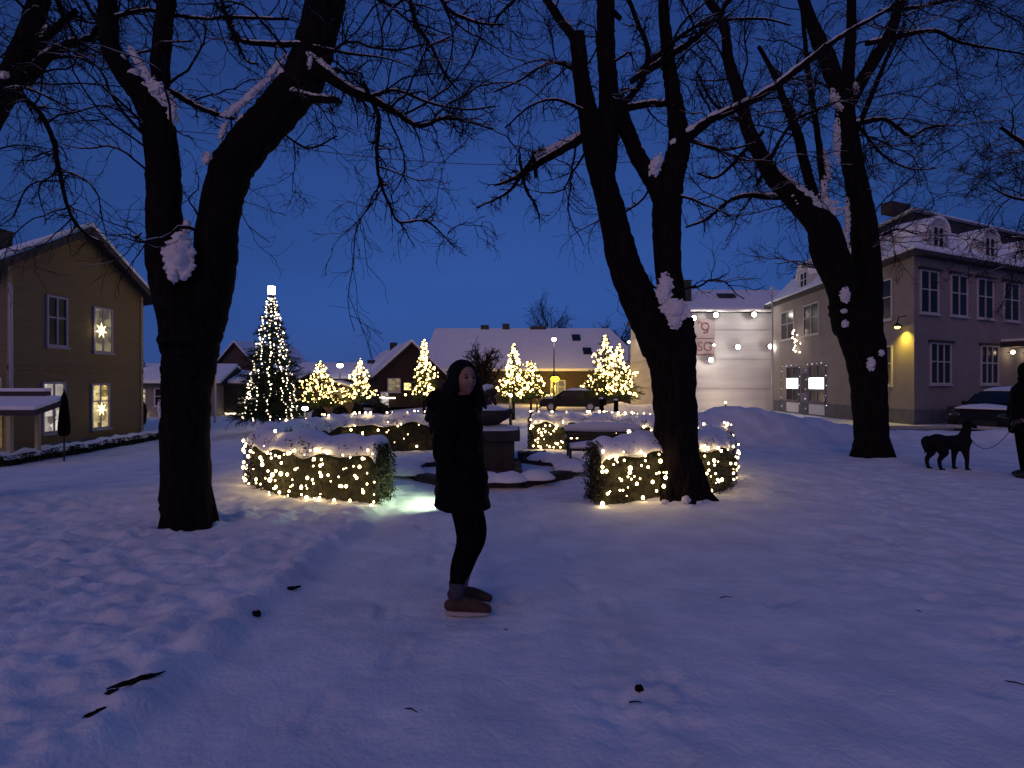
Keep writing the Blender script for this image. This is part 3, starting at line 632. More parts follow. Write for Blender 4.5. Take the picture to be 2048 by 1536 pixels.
def hedge_string(at, Lt, outer, n, side_sign, label, seed):
    rng = np.random.default_rng(seed); pts = []
    for i in range(n):
        f = i / (n - 1); s_ = f ** 1.15 * Lt if outer else f * Lt
        s_ = min(max(s_ + rng.uniform(-.05, .05), 0.01), Lt - 0.01)
        x, y, tx, ty = at(np.array([s_])); x, y, tx, ty = x[0], y[0], tx[0], ty[0]
        zz = 0.05 + 0.62 * ((i * 0.618) % 1.0) + rng.uniform(-.03, .03)
        # outward normal of the ring; on the far half the lights that show are on the inner face and the top
        nx_, ny_ = -ty, tx
        ctr = np.array([HC[0] - x, HC[1] - y]); o_ = -1 if (nx_ * ctr[0] + ny_ * ctr[1]) > 0 else 1
        nx_, ny_ = nx_ * o_, ny_ * o_
        back = ny_ > 0.35
        sg = -1 if (back or not outer) else 1
        if outer and back: sg = -1
        w_ = (HW + 0.035) * sg
        if rng.random() < (0.42 if back else 0.12): w_ = rng.uniform(-.8, .8) * HW; zz = HH + 0.13
        pts.append([x + nx_ * w_, y + ny_ * w_, zz + float(base_z(x, y))])
    return light_string(pts, 0.0125, BULB, 'hb', label, 'fairy lights on the ring hedge', wire_r=0.0013, jitter=(0.45, 2.0))
hedge_string(atL, LL, True, 98, 1, 'warm fairy light string wound over the left half of the ring hedge', 1)
hedge_string(atL, LL, True, 62, 1, 'second warm fairy light string zigzagging over the left half of the ring hedge', 31)
hedge_string(atR, LR, True, 62, 1, 'second warm fairy light string zigzagging over the right half of the ring hedge', 32)
hedge_string(atR, LR, True, 99, 1, 'warm fairy light string wound over the right half of the ring hedge', 2)
def end_string(at, Lt, n, seed, label, near, zr=(0.04, 0.7), tall=False):
    rng = np.random.default_rng(seed); pts = []
    for i in range(n):
        s_ = near + rng.uniform(0, 1.7) if near >= 0 else Lt + near - rng.uniform(-.9, 0.0) * -1
        s_ = min(max(s_, 0.0), Lt); x, y, tx, ty = at(np.array([s_])); x, y, tx, ty = x[0], y[0], tx[0], ty[0]
        if ty * ty > tx * tx: sgn = 1
        nx_, ny_ = -ty, tx
        sgn = -1 if ny_ > 0 else 1
        pts.append([x + nx_ * (HW + .04) * sgn, y + ny_ * (HW + .04) * sgn, rng.uniform(*zr) + float(base_z(x, y))])
    return light_string(pts, 0.0125, BULB, 'hb', label, 'fairy lights on the ring hedge', wire_r=0.0013, jitter=(0.55, 1.6))
end_string(atL, LL, 60, 5, 'bunched fairy lights at the front end of the left hedge beside the woman', 0.0)
end_string(atR, LR, 55, 6, 'bunched fairy lights at the front end of the right hedge, left of the tree', 0.0)
end_string(atR, LR, 40, 9, 'fairy light string bunched on the far end of the right hedge beside the bench', -0.02)

# ================================================================== fountain in the middle
def noisy_dome(mb, c, rx, ry, h, seed, nu=24, nv=6, sq=2.0):
    """a lumpy snow cushion, flat underneath; sq > 2 makes its outline squarer"""
    V = []; c = np.array(c, float)
    for i in range(nv + 1):
        r = 1 - i / nv
        for j in range(nu):
            th = 2 * PI * j / nu; ct, st = math.cos(th), math.sin(th); k = (abs(ct) ** sq + abs(st) ** sq) ** (-1 / sq)
            rr = r ** 0.8; z = h * (1 - rr ** 3) + 0.0
            nzv = float(gnoise(np.array([ct * rr * 1.7 + seed]), np.array([st * rr * 1.7]))[0])
            V.append((c[0] + ct * k * rx * rr * (1 + .05 * nzv), c[1] + st * k * ry * rr * (1 + .05 * nzv), c[2] + z * (1 + .5 * nzv)))
    b = len(V); V += [(v[0], v[1], c[2] - 0.02) for v in V[:nu]]
    Fs = [(i * nu + j, i * nu + (j + 1) % nu, (i + 1) * nu + (j + 1) % nu, (i + 1) * nu + j) for i in range(nv) for j in range(nu)]
    Fs += [(b + j, b + (j + 1) % nu, (j + 1) % nu, j) for j in range(nu)] + [tuple(b + j for j in range(nu - 1, -1, -1))]
    mb.add(V, Fs); return mb

FX, FY = -0.42, 9.45
ft = empty('stone_fountain', (FX, FY, 0)); tag(ft, 'dark stone fountain pedestal with a bowl and snowy figure, half hidden by the woman', 'fountain')
MB().box((0, 0, 0.05), (1.16, 1.1, 0.16)).build('plinth', STONE, ft, bevel=0.015)
MB().box((0, 0, 0.33), (0.92, 0.9, 0.50)).build('pedestal', STONE, ft, bevel=0.012)
MB().box((0, 0, 0.665), (1.10, 1.08, 0.17)).build('capstone', STONE, ft, bevel=0.02)
m = MB(); noisy_dome(m, (0, 0, 0.752), 0.53, 0.52, 0.07, 3, sq=5); m.build('snow_cap', SNOW, ft, smooth=True)
prof = [(0.12, 0.74), (0.16, 0.80), (0.26, 0.86), (0.38, 0.93), (0.45, 1.02), (0.455, 1.07), (0.42, 1.07), (0.40, 1.02), (0.30, 0.97), (0.02, 0.96)]
m = MB(); nn = 40; Vv = [(r * math.cos(2 * PI * j / nn), r * math.sin(2 * PI * j / nn), z) for r, z in prof for j in range(nn)]
m.add(Vv, [(i * nn + j, i * nn + (j + 1) % nn, (i + 1) * nn + (j + 1) % nn, (i + 1) * nn + j) for i in range(len(prof) - 1) for j in range(nn)] + [tuple(range(nn - 1, -1, -1))])
m.build('bowl', STONE, ft, smooth=True)
m = MB(); noisy_dome(m, (0, 0, 1.035), 0.415, 0.415, 0.09, 8); m.build('bowl_snow', SNOW, ft, smooth=True)
# the crouching stone figure, bent forward over the bowl
m = MB()
m.tube([(-0.08, 0, 1.08), (-0.10, 0, 1.20), (-0.04, 0, 1.32), (0.05, 0, 1.38)], [.085, .095, .085, .05], 12)
m.ell((0.105, 0, 1.365), (.062, .055, .068)); m.tube([(0.03, -.06, 1.33), (0.10, -.09, 1.24), (0.15, -.05, 1.14)], [.032, .028, .022], 8)
m.tube([(0.03, .06, 1.33), (0.12, .09, 1.24), (0.15, .05, 1.14)], [.032, .028, .022], 8)
m.tube([(-0.09, -.05, 1.12), (0.04, -.09, 1.20), (0.07, -.08, 1.09)], [.055, .045, .03], 8); m.tube([(-0.09, .05, 1.12), (0.04, .09, 1.20), (0.07, .08, 1.09)], [.055, .045, .03], 8)
m.build('figure', STONE, ft, remesh=0.012, sm=2)
m = MB(); m.tube([(-0.17, -.01, 1.14), (-0.19, 0, 1.25), (-0.11, 0, 1.38), (0.0, 0, 1.455), (0.10, 0, 1.455)], [.05, .07, .075, .055, .035], 10)
m.ell((-.2, -.05, 1.14), (.09, .08, .06)); m.ell((.06, -.12, 1.10), (.07, .05, .06))
m.build('figure_snow', SNOW, ft, remesh=0.014, sm=3)
# octagonal basin kerb, sunk in snow
ko = empty('fountain_basin', (FX, FY, 0)); tag(ko, 'low octagonal stone basin kerb round the fountain, its blocks half buried in snow', 'basin')
for k in range(8):
    a0, a1 = PI / 8 + k * PI / 4, PI / 8 + (k + 1) * PI / 4; R0, R1 = 1.28, 1.52
    m = MB(); V = [(R * math.cos(a), R * math.sin(a) * .95, z) for z in (-.05, .12) for R, a in ((R0, a0 + .02), (R1, a0 + .02), (R1, a1 - .02), (R0, a1 - .02))]
    m.add(V, [(0, 3, 2, 1), (4, 5, 6, 7), (0, 1, 5, 4), (1, 2, 6, 5), (2, 3, 7, 6), (3, 0, 4, 7)]); m.build('kerb_block', STONE, ko, bevel=0.012)
    if True:
        a = (a0 + a1) / 2; m = MB()
        for q in ((-.36, 0, .36) if k not in (4, 6) else (-.3,)):
            noisy_dome(m, ((R0 + .12) * math.cos(a) - math.sin(a) * q, ((R0 + .12) * math.sin(a) + math.cos(a) * q) * .95, .11), .30, .22, .09 + .04 * random.random(), k * 3 + q, nu=16, nv=4)
        m.build('kerb_snow', SNOW, ko, smooth=True, remesh=.02, sm=1)
# fallen-in loose stone seat block near the right hedge
m = MB(); m.box((0, 0, .10), (.55, .34, .20)); o = m.build('stone_block', STONE, bevel=.015); o.location = (0.38, 10.6, 0.02); tag(o, 'squat dark stone block in the snow between the fountain and the bench', 'stone block')

# green-white floodlight lying in the gap of the hedge
fl = empty('ground_floodlight', (-0.78, 7.02, gz(-0.78, 7.02))); tag(fl, 'small ground floodlight casting pale green light on the snow beside the woman', 'floodlight')
MB().box((0, 0, 0.07), (.05, .12, .12)).build('housing', BLACKM, fl, bevel=.006)
MB().box((-.028, 0, 0.07), (.006, .10, .09)).build('lens', emat('green_lens', (.75, 1, .62), 3.0), fl)
sp = bpy.data.lights.new('flood_beam', 'SPOT'); spo = bpy.data.objects.new('flood_beam', sp); COL.objects.link(spo); spo.parent = fl
spo.location = (-.06, 0, .20); sp.energy = 48; sp.color = (.72, 1.0, .58); sp.spot_size = math.radians(135); sp.spot_blend = 0.7; sp.shadow_soft_size = .03
spo.rotation_euler = (0, math.radians(42), 0); spo.rotation_euler = Vector((-0.8, 0.12, -0.52)).to_track_quat('-Z', 'Y').to_euler()

# ================================================================== bench
be = empty('park_bench', (1.62, 9.75, gz(1.62, 9.75) - .06)); tag(be, 'snow-covered park bench inside the hedge ring on the right', 'bench')
WOOD = mat('dark_wood', (0.045, 0.035, 0.032), .8, .3, 5, stretch=(1, 8, 8))
m = MB()
for k in range(4): m.box((0, -.17 + k * .12, .42), (1.35, .10, .035))
m.build('seat', WOOD, be, bevel=.006)
m = MB()
for k in range(3): m.box((0, .27 + .02 * k, .53 + k * .085), (1.35, .03, .07))
m.build('backrest', WOOD, be, bevel=.006)
for sx in (-1, 1):
    m = MB(); m.tube([(sx * .62, -.2, 0), (sx * .62, -.2, .41)], .022, 8); m.tube([(sx * .62, .24, 0), (sx * .62, .26, .45), (sx * .62, .31, .76)], .022, 8)
    m.build('leg', BLACKM, be)
    m = MB(); m.tube([(sx * .66, -.2, .41), (sx * .66, -.22, .60), (sx * .66, -.1, .64), (sx * .66, .28, .62)], .02, 8); m.build('armrest', BLACKM, be)
m = MB(); m.tube([(-.62, 0, .455), (-.3, .01, .47), (.1, -.01, .462), (.62, 0, .455)], [.16, .23, .23, .16], 10, sq=(1, .38)); m.tube([(-.68, .29, .76), (-.2, .28, .78), (.3, .29, .77), (.68, .29, .76)], [.06, .095, .09, .06], 10)
m.build('snow', SNOW, be, remesh=.015, sm=2)

# ================================================================== people
SKIN = mat('skin', (.27, .155, .12), .55, .06, 20)
def organic(name, parts, m, parent=None, vox=.012, sm=3):
    mb = MB()
    for p in parts:
        if p[0] == 'T':
            pts = [Vector(q) for q in p[1]]; C = catmull(np.hstack([np.array(p[1], float), np.array(p[2], float)[:, None]]), 5)
            mb.tube([Vector(c[:3]) for c in C], [c[3] for c in C], 14, sq=p[3] if len(p) > 3 else (1, 1))
            mb.ell(p[1][0], (p[2][0],) * 3, 12, 8) if len(p) < 4 else None
            mb.ell(p[1][-1], (p[2][-1],) * 3, 12, 8) if len(p) < 4 else None
        else: mb.ell(p[1], p[2], 18, 12, M=p[3] if len(p) > 3 else None)
    return mb.build(name, m, parent, remesh=vox, sm=sm)

def hand(root_p, dirv, side, size=1.0):
    """palm, four bent fingers of different lengths and a thumb leaving the side of the palm"""
    d = Vector(dirv).normalized(); s_ = Vector(side).normalized(); n = d.cross(s_); r = Vector(root_p); out = []
    out.append(('T', [r, r + d * .04 * size, r + d * .085 * size], [.021, .030, .029]))
    for k, ln in enumerate((.062, .072, .068, .052)):
        b = r + d * .085 * size + s_ * (k - 1.5) * .0185
        out.append(('T', [b, b + d * ln * .5 + n * .008, b + d * ln * .8 + n * .03, b + d * ln * .75 + n * .05], [.0095, .0088, .0082, .007]))
    b = r + d * .03 + s_ * -.028
    out.append(('T', [b, b + d * .03 - s_ * .018 + n * .012, b + d * .055 - s_ * .012 + n * .034], [.012, .0105, .0085]))
    return out

# --- the woman: stands in three-quarter profile facing right, hands in her coat pockets
WY = 3.74; wz = gz(-.30, WY, True); W = Vector((-0.335, WY, wz))
YAW = math.radians(-10)       # she faces +x turned a little to the camera
MW = Matrix.Rotation(YAW, 3, 'Z')
def w3(x, y, z): return MW @ Vector((x, y, z))      # x forward, y her left (away from camera), z up
body = []
body += [('T', [w3(0, 0, .86), w3(-.01, 0, 1.05), w3(-.01, 0, 1.25), w3(-.02, 0, 1.36), w3(-.01, 0, 1.42)], [.135, .12, .13, .10, .05])]
body += [('T', [w3(-.005, 0, 1.38), w3(.01, 0, 1.47)], [.05, .048]), ('E', w3(.012, 0, 1.53), (.080, .070, .10), MW)]
for sy in (-1, 1):
    body += [('T', [w3(-.02, sy * .12, 1.36), w3(-.03, sy * .19, 1.31), w3(-.06, sy * .20, 1.08), w3(.0, sy * .17, .95), w3(.05, sy * .14, .90)], [.05, .052, .042, .034, .026])]
    body += hand(w3(.05, sy * .14, .90), w3(.45, -sy * .3, -.6), w3(0, sy, 0), .8)
MW = Matrix.Rotation(math.radians(-4), 3, 'Z')
body += [('T', [w3(.0, -.075, .86), w3(.045, -.08, .50), w3(-.005, -.09, .30), w3(-.02, -.095, .09)], [.085, .058, .048, .034]), ('T', [w3(-.02, -.095, .07), w3(.10, -.095, .045)], [.036, .032])]
body += [('T', [w3(-.01, .075, .86), w3(.09, .08, .50), w3(.03, .09, .30), w3(-.015, .095, .10)], [.085, .058, .048, .034]), ('T', [w3(-.01, .095, .08), w3(.10, .095, .05)], [.036, .032])]
MW = Matrix.Rotation(YAW, 3, 'Z')
pb = organic('person', body, SKIN, None, .011, 4); pb.location = W
tag(pb, 'woman with long black hair in a black padded coat and leggings, turned right and smiling', 'person')
# face: finer mesh with modelled nose, brow, eye sockets, lips, chin
FY_ = math.radians(-54); MF = Matrix.Rotation(FY_, 3, 'Z')
hc = w3(.015, 0, 1.53)
def facefn(d):
    x, y, z = d.x, d.y, d.z; k = 1.0
    if x > 0:
        k += .20 * math.exp(-((y / .13) ** 2) - (((z + .12) / .16) ** 2)) + .09 * math.exp(-((y / .09) ** 2) - (((z - .12) / .22) ** 2))
        for s_ in (-1, 1): k -= .085 * math.exp(-(((y - s_ * .36) / .17) ** 2) - (((z - .10) / .11) ** 2)); k += .05 * math.exp(-(((y - s_ * .42) / .2) ** 2) - (((z + .22) / .17) ** 2)); k += .035 * math.exp(-(((y - s_ * .35) / .2) ** 2) - (((z - .27) / .07) ** 2))
        k += .06 * math.exp(-((y / .22) ** 2) - (((z + .42) / .05) ** 2)) + .06 * math.exp(-((y / .20) ** 2) - (((z + .53) / .05) ** 2)) - .04 * math.exp(-((y / .24) ** 2) - (((z + .475) / .022) ** 2))
        k += .08 * math.exp(-((y / .25) ** 2) - (((z + .80) / .16) ** 2))
    k *= 1 - .18 * max(0, -z - .2) * abs(y)
    return k
m = MB(); m.ell(hc, (.088, .074, .112), 72, 60, M=MF, fn=facefn); m.build('face', SKIN, pb, smooth=True)
EYE = mat('eye', (.03, .02, .02), .2, .1); LIP = mat('lips', (.30, .10, .09), .5, .05)
for s_ in (-1, 1):
    m = MB(); m.ell(hc + MF @ Vector((.078, s_ * .029, .012)), (.007, .014, .0065), 12, 8, M=MF); m.build('eye', EYE, pb, smooth=True)
    m = MB(); m.tube([hc + MF @ Vector((.080, s_ * .013, .030)), hc + MF @ Vector((.083, s_ * .03, .035)), hc + MF @ Vector((.070, s_ * .046, .029))], [.0022, .003, .0015], 6); m.build('eyebrow', EYE, pb)
m = MB(); m.tube([hc + MF @ Vector((.076, -.026, -.046)), hc + MF @ Vector((.0915, -.010, -.0535)), hc + MF @ Vector((.0915, .010, -.0535)), hc + MF @ Vector((.076, .026, -.046))], [.002, .0045, .0045, .002], 8); m.build('lips', LIP, pb, smooth=True)
# hair: cap over the skull and long locks falling over the back and shoulders
HAIR = mat('black_hair', (.006, .005, .006), .55, .4, 30, .5, 80, stretch=(6, 6, .6), spec=.1)
hair = MB()
def skull(d):   # leaves the face window open by pulling that part inside the head
    f = MF.transposed() @ (MW @ d)
    k = 1.0
    q = (f.y / .80) ** 2 + ((f.z + .14) / .80) ** 2
    if f.x > 0: k -= .32 * max(0.0, min(1.0, (1.25 - q) / .5))
    return k * (1 + .02 * float(gnoise(np.array([d.x * 6]), np.array([d.y * 6 + d.z]))[0]))
hair.ell(hc + w3(-.012, 0, .012), (.108, .098, .124), 40, 30, M=MW, fn=skull)
rh = random.Random(4)
for k in range(90):
    a = math.radians(rh.uniform(80, 284)); r0 = .085; st = hc + MF @ Vector((r0 * math.cos(a), r0 * .92 * math.sin(a), rh.uniform(-.01, .07)))
    out = MF @ Vector((math.cos(a), math.sin(a), 0)); back = w3(-1, 0, 0); ln = rh.uniform(.24, .38) if abs(a - PI) < 1.3 else rh.uniform(.20, .32)
    sw = rh.uniform(.05, .15) if abs(a - PI) < 1.2 else rh.uniform(.0, .05)
    pts = [st, st + out * .022 + Vector((0, 0, -ln * .3)), st + out * .055 + back * sw * .6 + Vector((0, 0, -ln * .62)), st + out * .070 + back * sw * .9 + Vector((rh.uniform(-.02, .02), 0, -ln))]
    C = catmull(np.array([[*p, r] for p, r in zip(pts, (.020, .032, .030, .008))]), 5); hair.tube([Vector(c[:3]) for c in C], [max(c[3], .003) for c in C], 8)
hair.build('hair', HAIR, pb, smooth=True)
# padded coat with quilting, collar and sleeves
COAT = mat('black_coat', (.0045, .004, .0055), .85, .3, 8, .4, 30, spec=.04)
m = MB(); nn = 40; rows = []
prof = [(.665, .148, .160, .012), (.68, .172, .18, .012), (.71, .178, .185, .005), (.80, .172, .195, .0), (.95, .158, .190, -.005), (1.08, .150, .190, -.012), (1.20, .150, .200, -.02), (1.30, .138, .195, -.025), (1.36, .115, .16, -.025), (1.385, .085, .100, -.02), (1.405, .072, .080, -.01), (1.425, .074, .080, -.008), (1.428, .062, .066, -.008)]
PR = catmull(np.array(prof), 6)
V = []
for z, rx_, ry_, cx in PR:
    q = .006 * abs(math.sin((z - .66) * PI / .085)) if z < 1.36 else 0
    for j in range(nn):
        th = 2 * PI * j / nn; wr = .006 * math.sin(th * 5 + z * 22) + .004 * math.sin(th * 9 - z * 35)
        V.append(w3(cx + (rx_ + q + wr) * math.cos(th), (ry_ + q + wr) * math.sin(th), z))
K = len(PR); m.add(V, [(i * nn + j, i * nn + (j + 1) % nn, (i + 1) * nn + (j + 1) % nn, (i + 1) * nn + j) for i in range(K - 1) for j in range(nn)] + [tuple(range(nn - 1, -1, -1))])
for sy in (-1, 1):
    C = catmull(np.array([[*w3(-.02, sy * .13, 1.365), .062], [*w3(-.03, sy * .195, 1.30), .074], [*w3(-.065, sy * .215, 1.08), .064], [*w3(.0, sy * .195, .95), .058], [*w3(.075, sy * .16, .90), .056]]), 9)
    m.tube([Vector(c[:3]) for c in C], [c[3] + .006 * abs(math.sin(i * .9)) for i, c in enumerate(C)], 16)
m.ell(w3(-.15, 0, 1.385), (.095, .14, .085), 20, 12, M=MW); m.build('coat', COAT, pb, smooth=True)
MW = Matrix.Rotation(math.radians(-4), 3, 'Z')
LEG = mat('leggings', (.004, .004, .006), .9, .2, 30, spec=.03)
organic('leggings', [('T', [w3(.0, -.075, .80), w3(.045, -.08, .50), w3(-.005, -.09, .30), w3(-.02, -.095, .135)], [.094, .070, .058, .043]), ('T', [w3(-.01, .075, .80), w3(.09, .08, .50), w3(.03, .09, .30), w3(-.025, .095, .135)], [.094, .070, .056, .043])], LEG, pb, .01, 2)
SHOE = mat('brown_suede', (.065, .036, .026), .8, .25, 12, .4, 60); SOLE = mat('pale_sole', (.42, .38, .36), .7, .1); SOCK = mat('grey_sock', (.05, .05, .07), .9, .3, 60, stretch=(1, 1, 8))
for sy, fx in ((-1, .0), (1, -.015)):
    y_ = sy * .095; sh = organic('shoe', [('T', [w3(fx - .065, y_, .055), w3(fx - .02, y_, .065), w3(fx + .06, y_, .062), w3(fx + .13, y_, .045), w3(fx + .185, y_, .036)], [.040, .045, .046, .042, .028]), ('T', [w3(fx - .025, y_, .06), w3(fx - .018, y_, .125)], [.046, .050])], SHOE, pb, .009, 2)
    m = MB(); n_ = 20; V = []
    for z in (.0, .026):
        for j in range(n_):
            th = 2 * PI * j / n_; V.append(w3(fx + .055 + .145 * math.cos(th), y_ + (.046 - .006 * math.cos(th)) * math.sin(th), z))
    m.add(V, [(j, (j + 1) % n_, n_ + (j + 1) % n_, n_ + j) for j in range(n_)] + [tuple(range(n_ - 1, -1, -1)), tuple(range(n_, 2 * n_))]); m.build('sole', SOLE, sh, bevel=.004)
    m = MB(); m.tube([w3(fx - .018, y_, .10), w3(fx - .02, y_, .21)], [.049, .052], 14); m.build('sock', SOCK, pb, smooth=True)
    m = MB()
    for q in range(4): m.tube([w3(fx + .03 + q * .02, y_ - .03, .092 - q * .005), w3(fx + .035 + q * .02, y_, .108 - q * .006), w3(fx + .03 + q * .02, y_ + .03, .092 - q * .005)], .003, 5)
    m.build('lace', SOLE, sh)

# --- dog walker at the right edge
DY = 8.95; DX = (2054 - 1024) * DY / F; dz = gz(DX, DY, True)
def d3(x, y, z): return Vector((x, y, z))
H_ = 1.84
body = [('T', [d3(0, 0, .92), d3(0, 0, 1.15), d3(0, 0, 1.38), d3(0, 0, 1.5)], [.16, .14, .15, .07]), ('T', [d3(0, 0, 1.5), d3(-.01, 0, 1.6)], [.06, .055]), ('E', d3(-.02, 0, 1.70), (.095, .08, .125))]
for sx in (-1, 1): body += [('T', [d3(.0, sx * .09, .92), d3(-.02 + sx * .04, sx * .09, .5), d3(.0 + sx * .06, sx * .09, .09)], [.10, .07, .045]), ('T', [d3(sx * .06 + .01, sx * .09, .07), d3(sx * .06 - .14, sx * .09, .04)], [.042, .035])]
body += [('T', [d3(0, -.17, 1.42), d3(-.02, -.25, 1.2), d3(-.10, -.26, .98), d3(-.27, -.2, .92)], [.06, .055, .045, .034])] + hand(d3(-.27, -.2, .92), (-1, .2, -.3), (0, 1, 0))
body += [('T', [d3(0, .17, 1.42), d3(.03, .26, 1.18), d3(.0, .27, .92)], [.06, .055, .036])] + hand(d3(.0, .27, .92), (-.1, 0, -1), (1, 0, 0))
dp = organic('person', body, SKIN, None, .013, 4); dp.location = (DX, DY, dz); tag(dp, 'person in a dark hooded coat at the right edge holding a dog leash', 'person')
organic('trousers', [('T', [d3(0, s_ * .09, .9), d3(-.02 + s_ * .04, s_ * .09, .5), d3(s_ * .06, s_ * .09, .12)], [.115, .088, .068]) for s_ in (-1, 1)], LEG, dp, .013, 2)
m = MB(); V = []; PR = catmull(np.array([(.70, .19, .23), (.74, .21, .25), (.95, .20, .24), (1.2, .19, .24), (1.38, .18, .24), (1.47, .14, .17), (1.53, .10, .11), (1.58, .11, .115)]), 5)
for z, rx_, ry_ in PR:
    for j in range(32): th = 2 * PI * j / 32; q = 1 + .03 * math.sin(5 * th + z * 18); V.append(d3(rx_ * q * math.cos(th), ry_ * q * math.sin(th), z))
K = len(PR); m.add(V, [(i * 32 + j, i * 32 + (j + 1) % 32, (i + 1) * 32 + (j + 1) % 32, (i + 1) * 32 + j) for i in range(K - 1) for j in range(32)] + [tuple(range(31, -1, -1))])
for pts in ([d3(0, -.17, 1.42), d3(-.02, -.26, 1.2), d3(-.10, -.27, .98), d3(-.25, -.205, .925)], [d3(0, .17, 1.42), d3(.03, .27, 1.18), d3(0, .28, .94)]):
    C = catmull(np.array([[*p, r] for p, r in zip(pts, (.08, .078, .068, .056))]), 6); m.tube([Vector(c[:3]) for c in C], [c[3] for c in C], 14)
m.build('coat', COAT, dp, smooth=True)
def fat(parts): return [('T', p[1], [r * 1.28 for r in p[2]]) for p in parts]
organic('glove', fat(hand(d3(-.27, -.2, .92), (-1, .2, -.3), (0, 1, 0))), BLACKM, dp, .008, 2); organic('glove', fat(hand(d3(.0, .27, .92), (-.1, 0, -1), (1, 0, 0))), BLACKM, dp, .008, 2)
m = MB(); m.ell(d3(.005, 0, 1.70), (.125, .12, .155), 24, 18, fn=lambda d: .95 if (d.x < -.7 and d.z < .5) else 1.0); m.tube([d3(.03, 0, 1.52), d3(.01, 0, 1.62)], [.13, .125], 18); m.build('hood', COAT, dp, smooth=True)
for s_ in (-1, 1): organic('boot', [('T', [d3(s_ * .06 + .03, s_ * .09, .06), d3(s_ * .06 - .08, s_ * .09, .055), d3(s_ * .06 - .18, s_ * .09, .045)], [.05, .055, .04]), ('T', [d3(s_ * .06, s_ * .09, .08), d3(s_ * .06, s_ * .09, .22)], [.056, .062])], BLACKM, dp, .013, 2)

# --- the dog: tall, slim, short-haired, standing and facing right
GY_ = 9.7; GX_ = (1897 - 1024) * GY_ / F; dgz = gz(GX_, GY_, True)
FUR = mat('dark_fur', (.006, .005, .007), .7, .4, 14, .3, 60, spec=.12)
dog = [('T', [(-.29, 0, .50), (-.20, 0, .505), (-.05, 0, .485), (.10, 0, .47), (.22, 0, .47), (.29, 0, .50)], [.095, .125, .115, .135, .145, .10]),
       ('T', [(.24, 0, .52), (.30, 0, .66), (.325, 0, .78)], [.11, .075, .062]),
       ('T', [(.30, 0, .805), (.345, 0, .815), (.40, 0, .780), (.465, 0, .745)], [.056, .062, .044, .030]),
       ('T', [(-.33, 0, .54), (-.385, 0, .47), (-.40, 0, .36), (-.42, 0, .28)], [.03, .022, .016, .009])]
for s_, ox in ((-1, .03), (1, -.06)):
    y_ = s_ * .085
    dog += [('T', [(-.24 + ox, y_ * .8, .48), (-.20 + ox, y_, .36), (-.17 + ox, y_, .30), (-.25 + ox, y_, .185), (-.235 + ox, y_, .06), (-.21 + ox, y_, .025)], [.11, .095, .062, .036, .028, .028]), ('T', [(-.22 + ox, y_, .022), (-.165 + ox, y_, .016)], [.026, .02])]
    fx = .19 if s_ < 0 else .10
    fx += .06
    dog += [('T', [(.22, y_ * .8, .46), (.20 + (fx - .2) * .5, y_, .33), (fx, y_, .20), (fx, y_, .06), (fx + .01, y_, .025)], [.09, .058, .036, .028, .028]), ('T', [(fx, y_, .022), (fx + .055, y_, .016)], [.026, .02])]
do = organic('dog', dog, FUR, None, .011, 4); do.location = (GX_, GY_, dgz); tag(do, 'slim dark dog standing in the snow on a leash between the tree and its walker', 'dog')
for s_ in (-1, 1):
    m = MB(); m.tube([(.30, s_ * .035, .85), (.285, s_ * .062, .825), (.30, s_ * .07, .765)], [.018, .022, .008], 8, sq=(1, .5)); m.build('ear', FUR, do, smooth=True)
m = MB(); m.tube([(.262 + .055 * math.cos(a) * .6 + .03, .06 * math.sin(a), .625 - .035 * math.cos(a)) for a in np.linspace(0, 2 * PI, 17)], .008, 6); m.build('collar', mat('red_collar', (.2, .02, .02), .6), do)
# leash sagging from the collar to the hand
A = Vector((GX_ + .33, GY_ - .03, dgz + .60)); B = Vector((DX - .35, DY - .19, dz + .885)); pts = []
for t in np.linspace(0, 1, 17): p = A.lerp(B, t); p.z -= .30 * 4 * t * (1 - t) * (1 + .4 * (0.5 - t)); pts.append(p - A)
le = MB().tube(pts, .005, 6).build('leash', BLACKM, smooth=True); le.location = A; tag(le, 'thin dog leash hanging slack between the dog and the person', 'leash')

# ================================================================== buildings
YELW = mat('yellow_boards', (.185, .140, .078), .85, .12, 2.0, .8, 6, stretch=(.3, .3, 14))
BEIGE = mat('beige_render', (.27, .232, .22), .9, .08, 1.6, .3, 20)
DARKR = mat('dark_roof', (.035, .035, .045), .8, .2, 6)
TRIM = mat('dark_trim', (.05, .04, .045), .8, .2, 6)
PLINTH = mat('grey_plinth', (.13, .13, .15), .9, .2, 4, .4, 12)
REDB = mat('dark_red_boards', (.038, .022, .020), .9, .2, 3, .5, 8, stretch=(8, 8, .5))
BROWNB = mat('brown_boards', (.065, .048, .042), .9, .2, 3, .5, 8, stretch=(8, 8, .5))
CREAMP = mat('cream_paint', (.40, .34, .22), .7, .1)
LILAC = mat('lilac_frames', (.34, .31, .40), .7, .1)
PANE_Y = lit_pane('lit_pane_yellow', (.10, .07, .02), (1.0, .80, .38), 1.0, 1.0)
PANE_W = lit_pane('lit_pane_white', (.10, .08, .075), (.95, .85, .75), 1.0, .85, 1.3)
PANE_D = lit_pane('lit_pane_dim', (.06, .05, .035), (.55, .46, .25), 1.0, .5, 1.2)

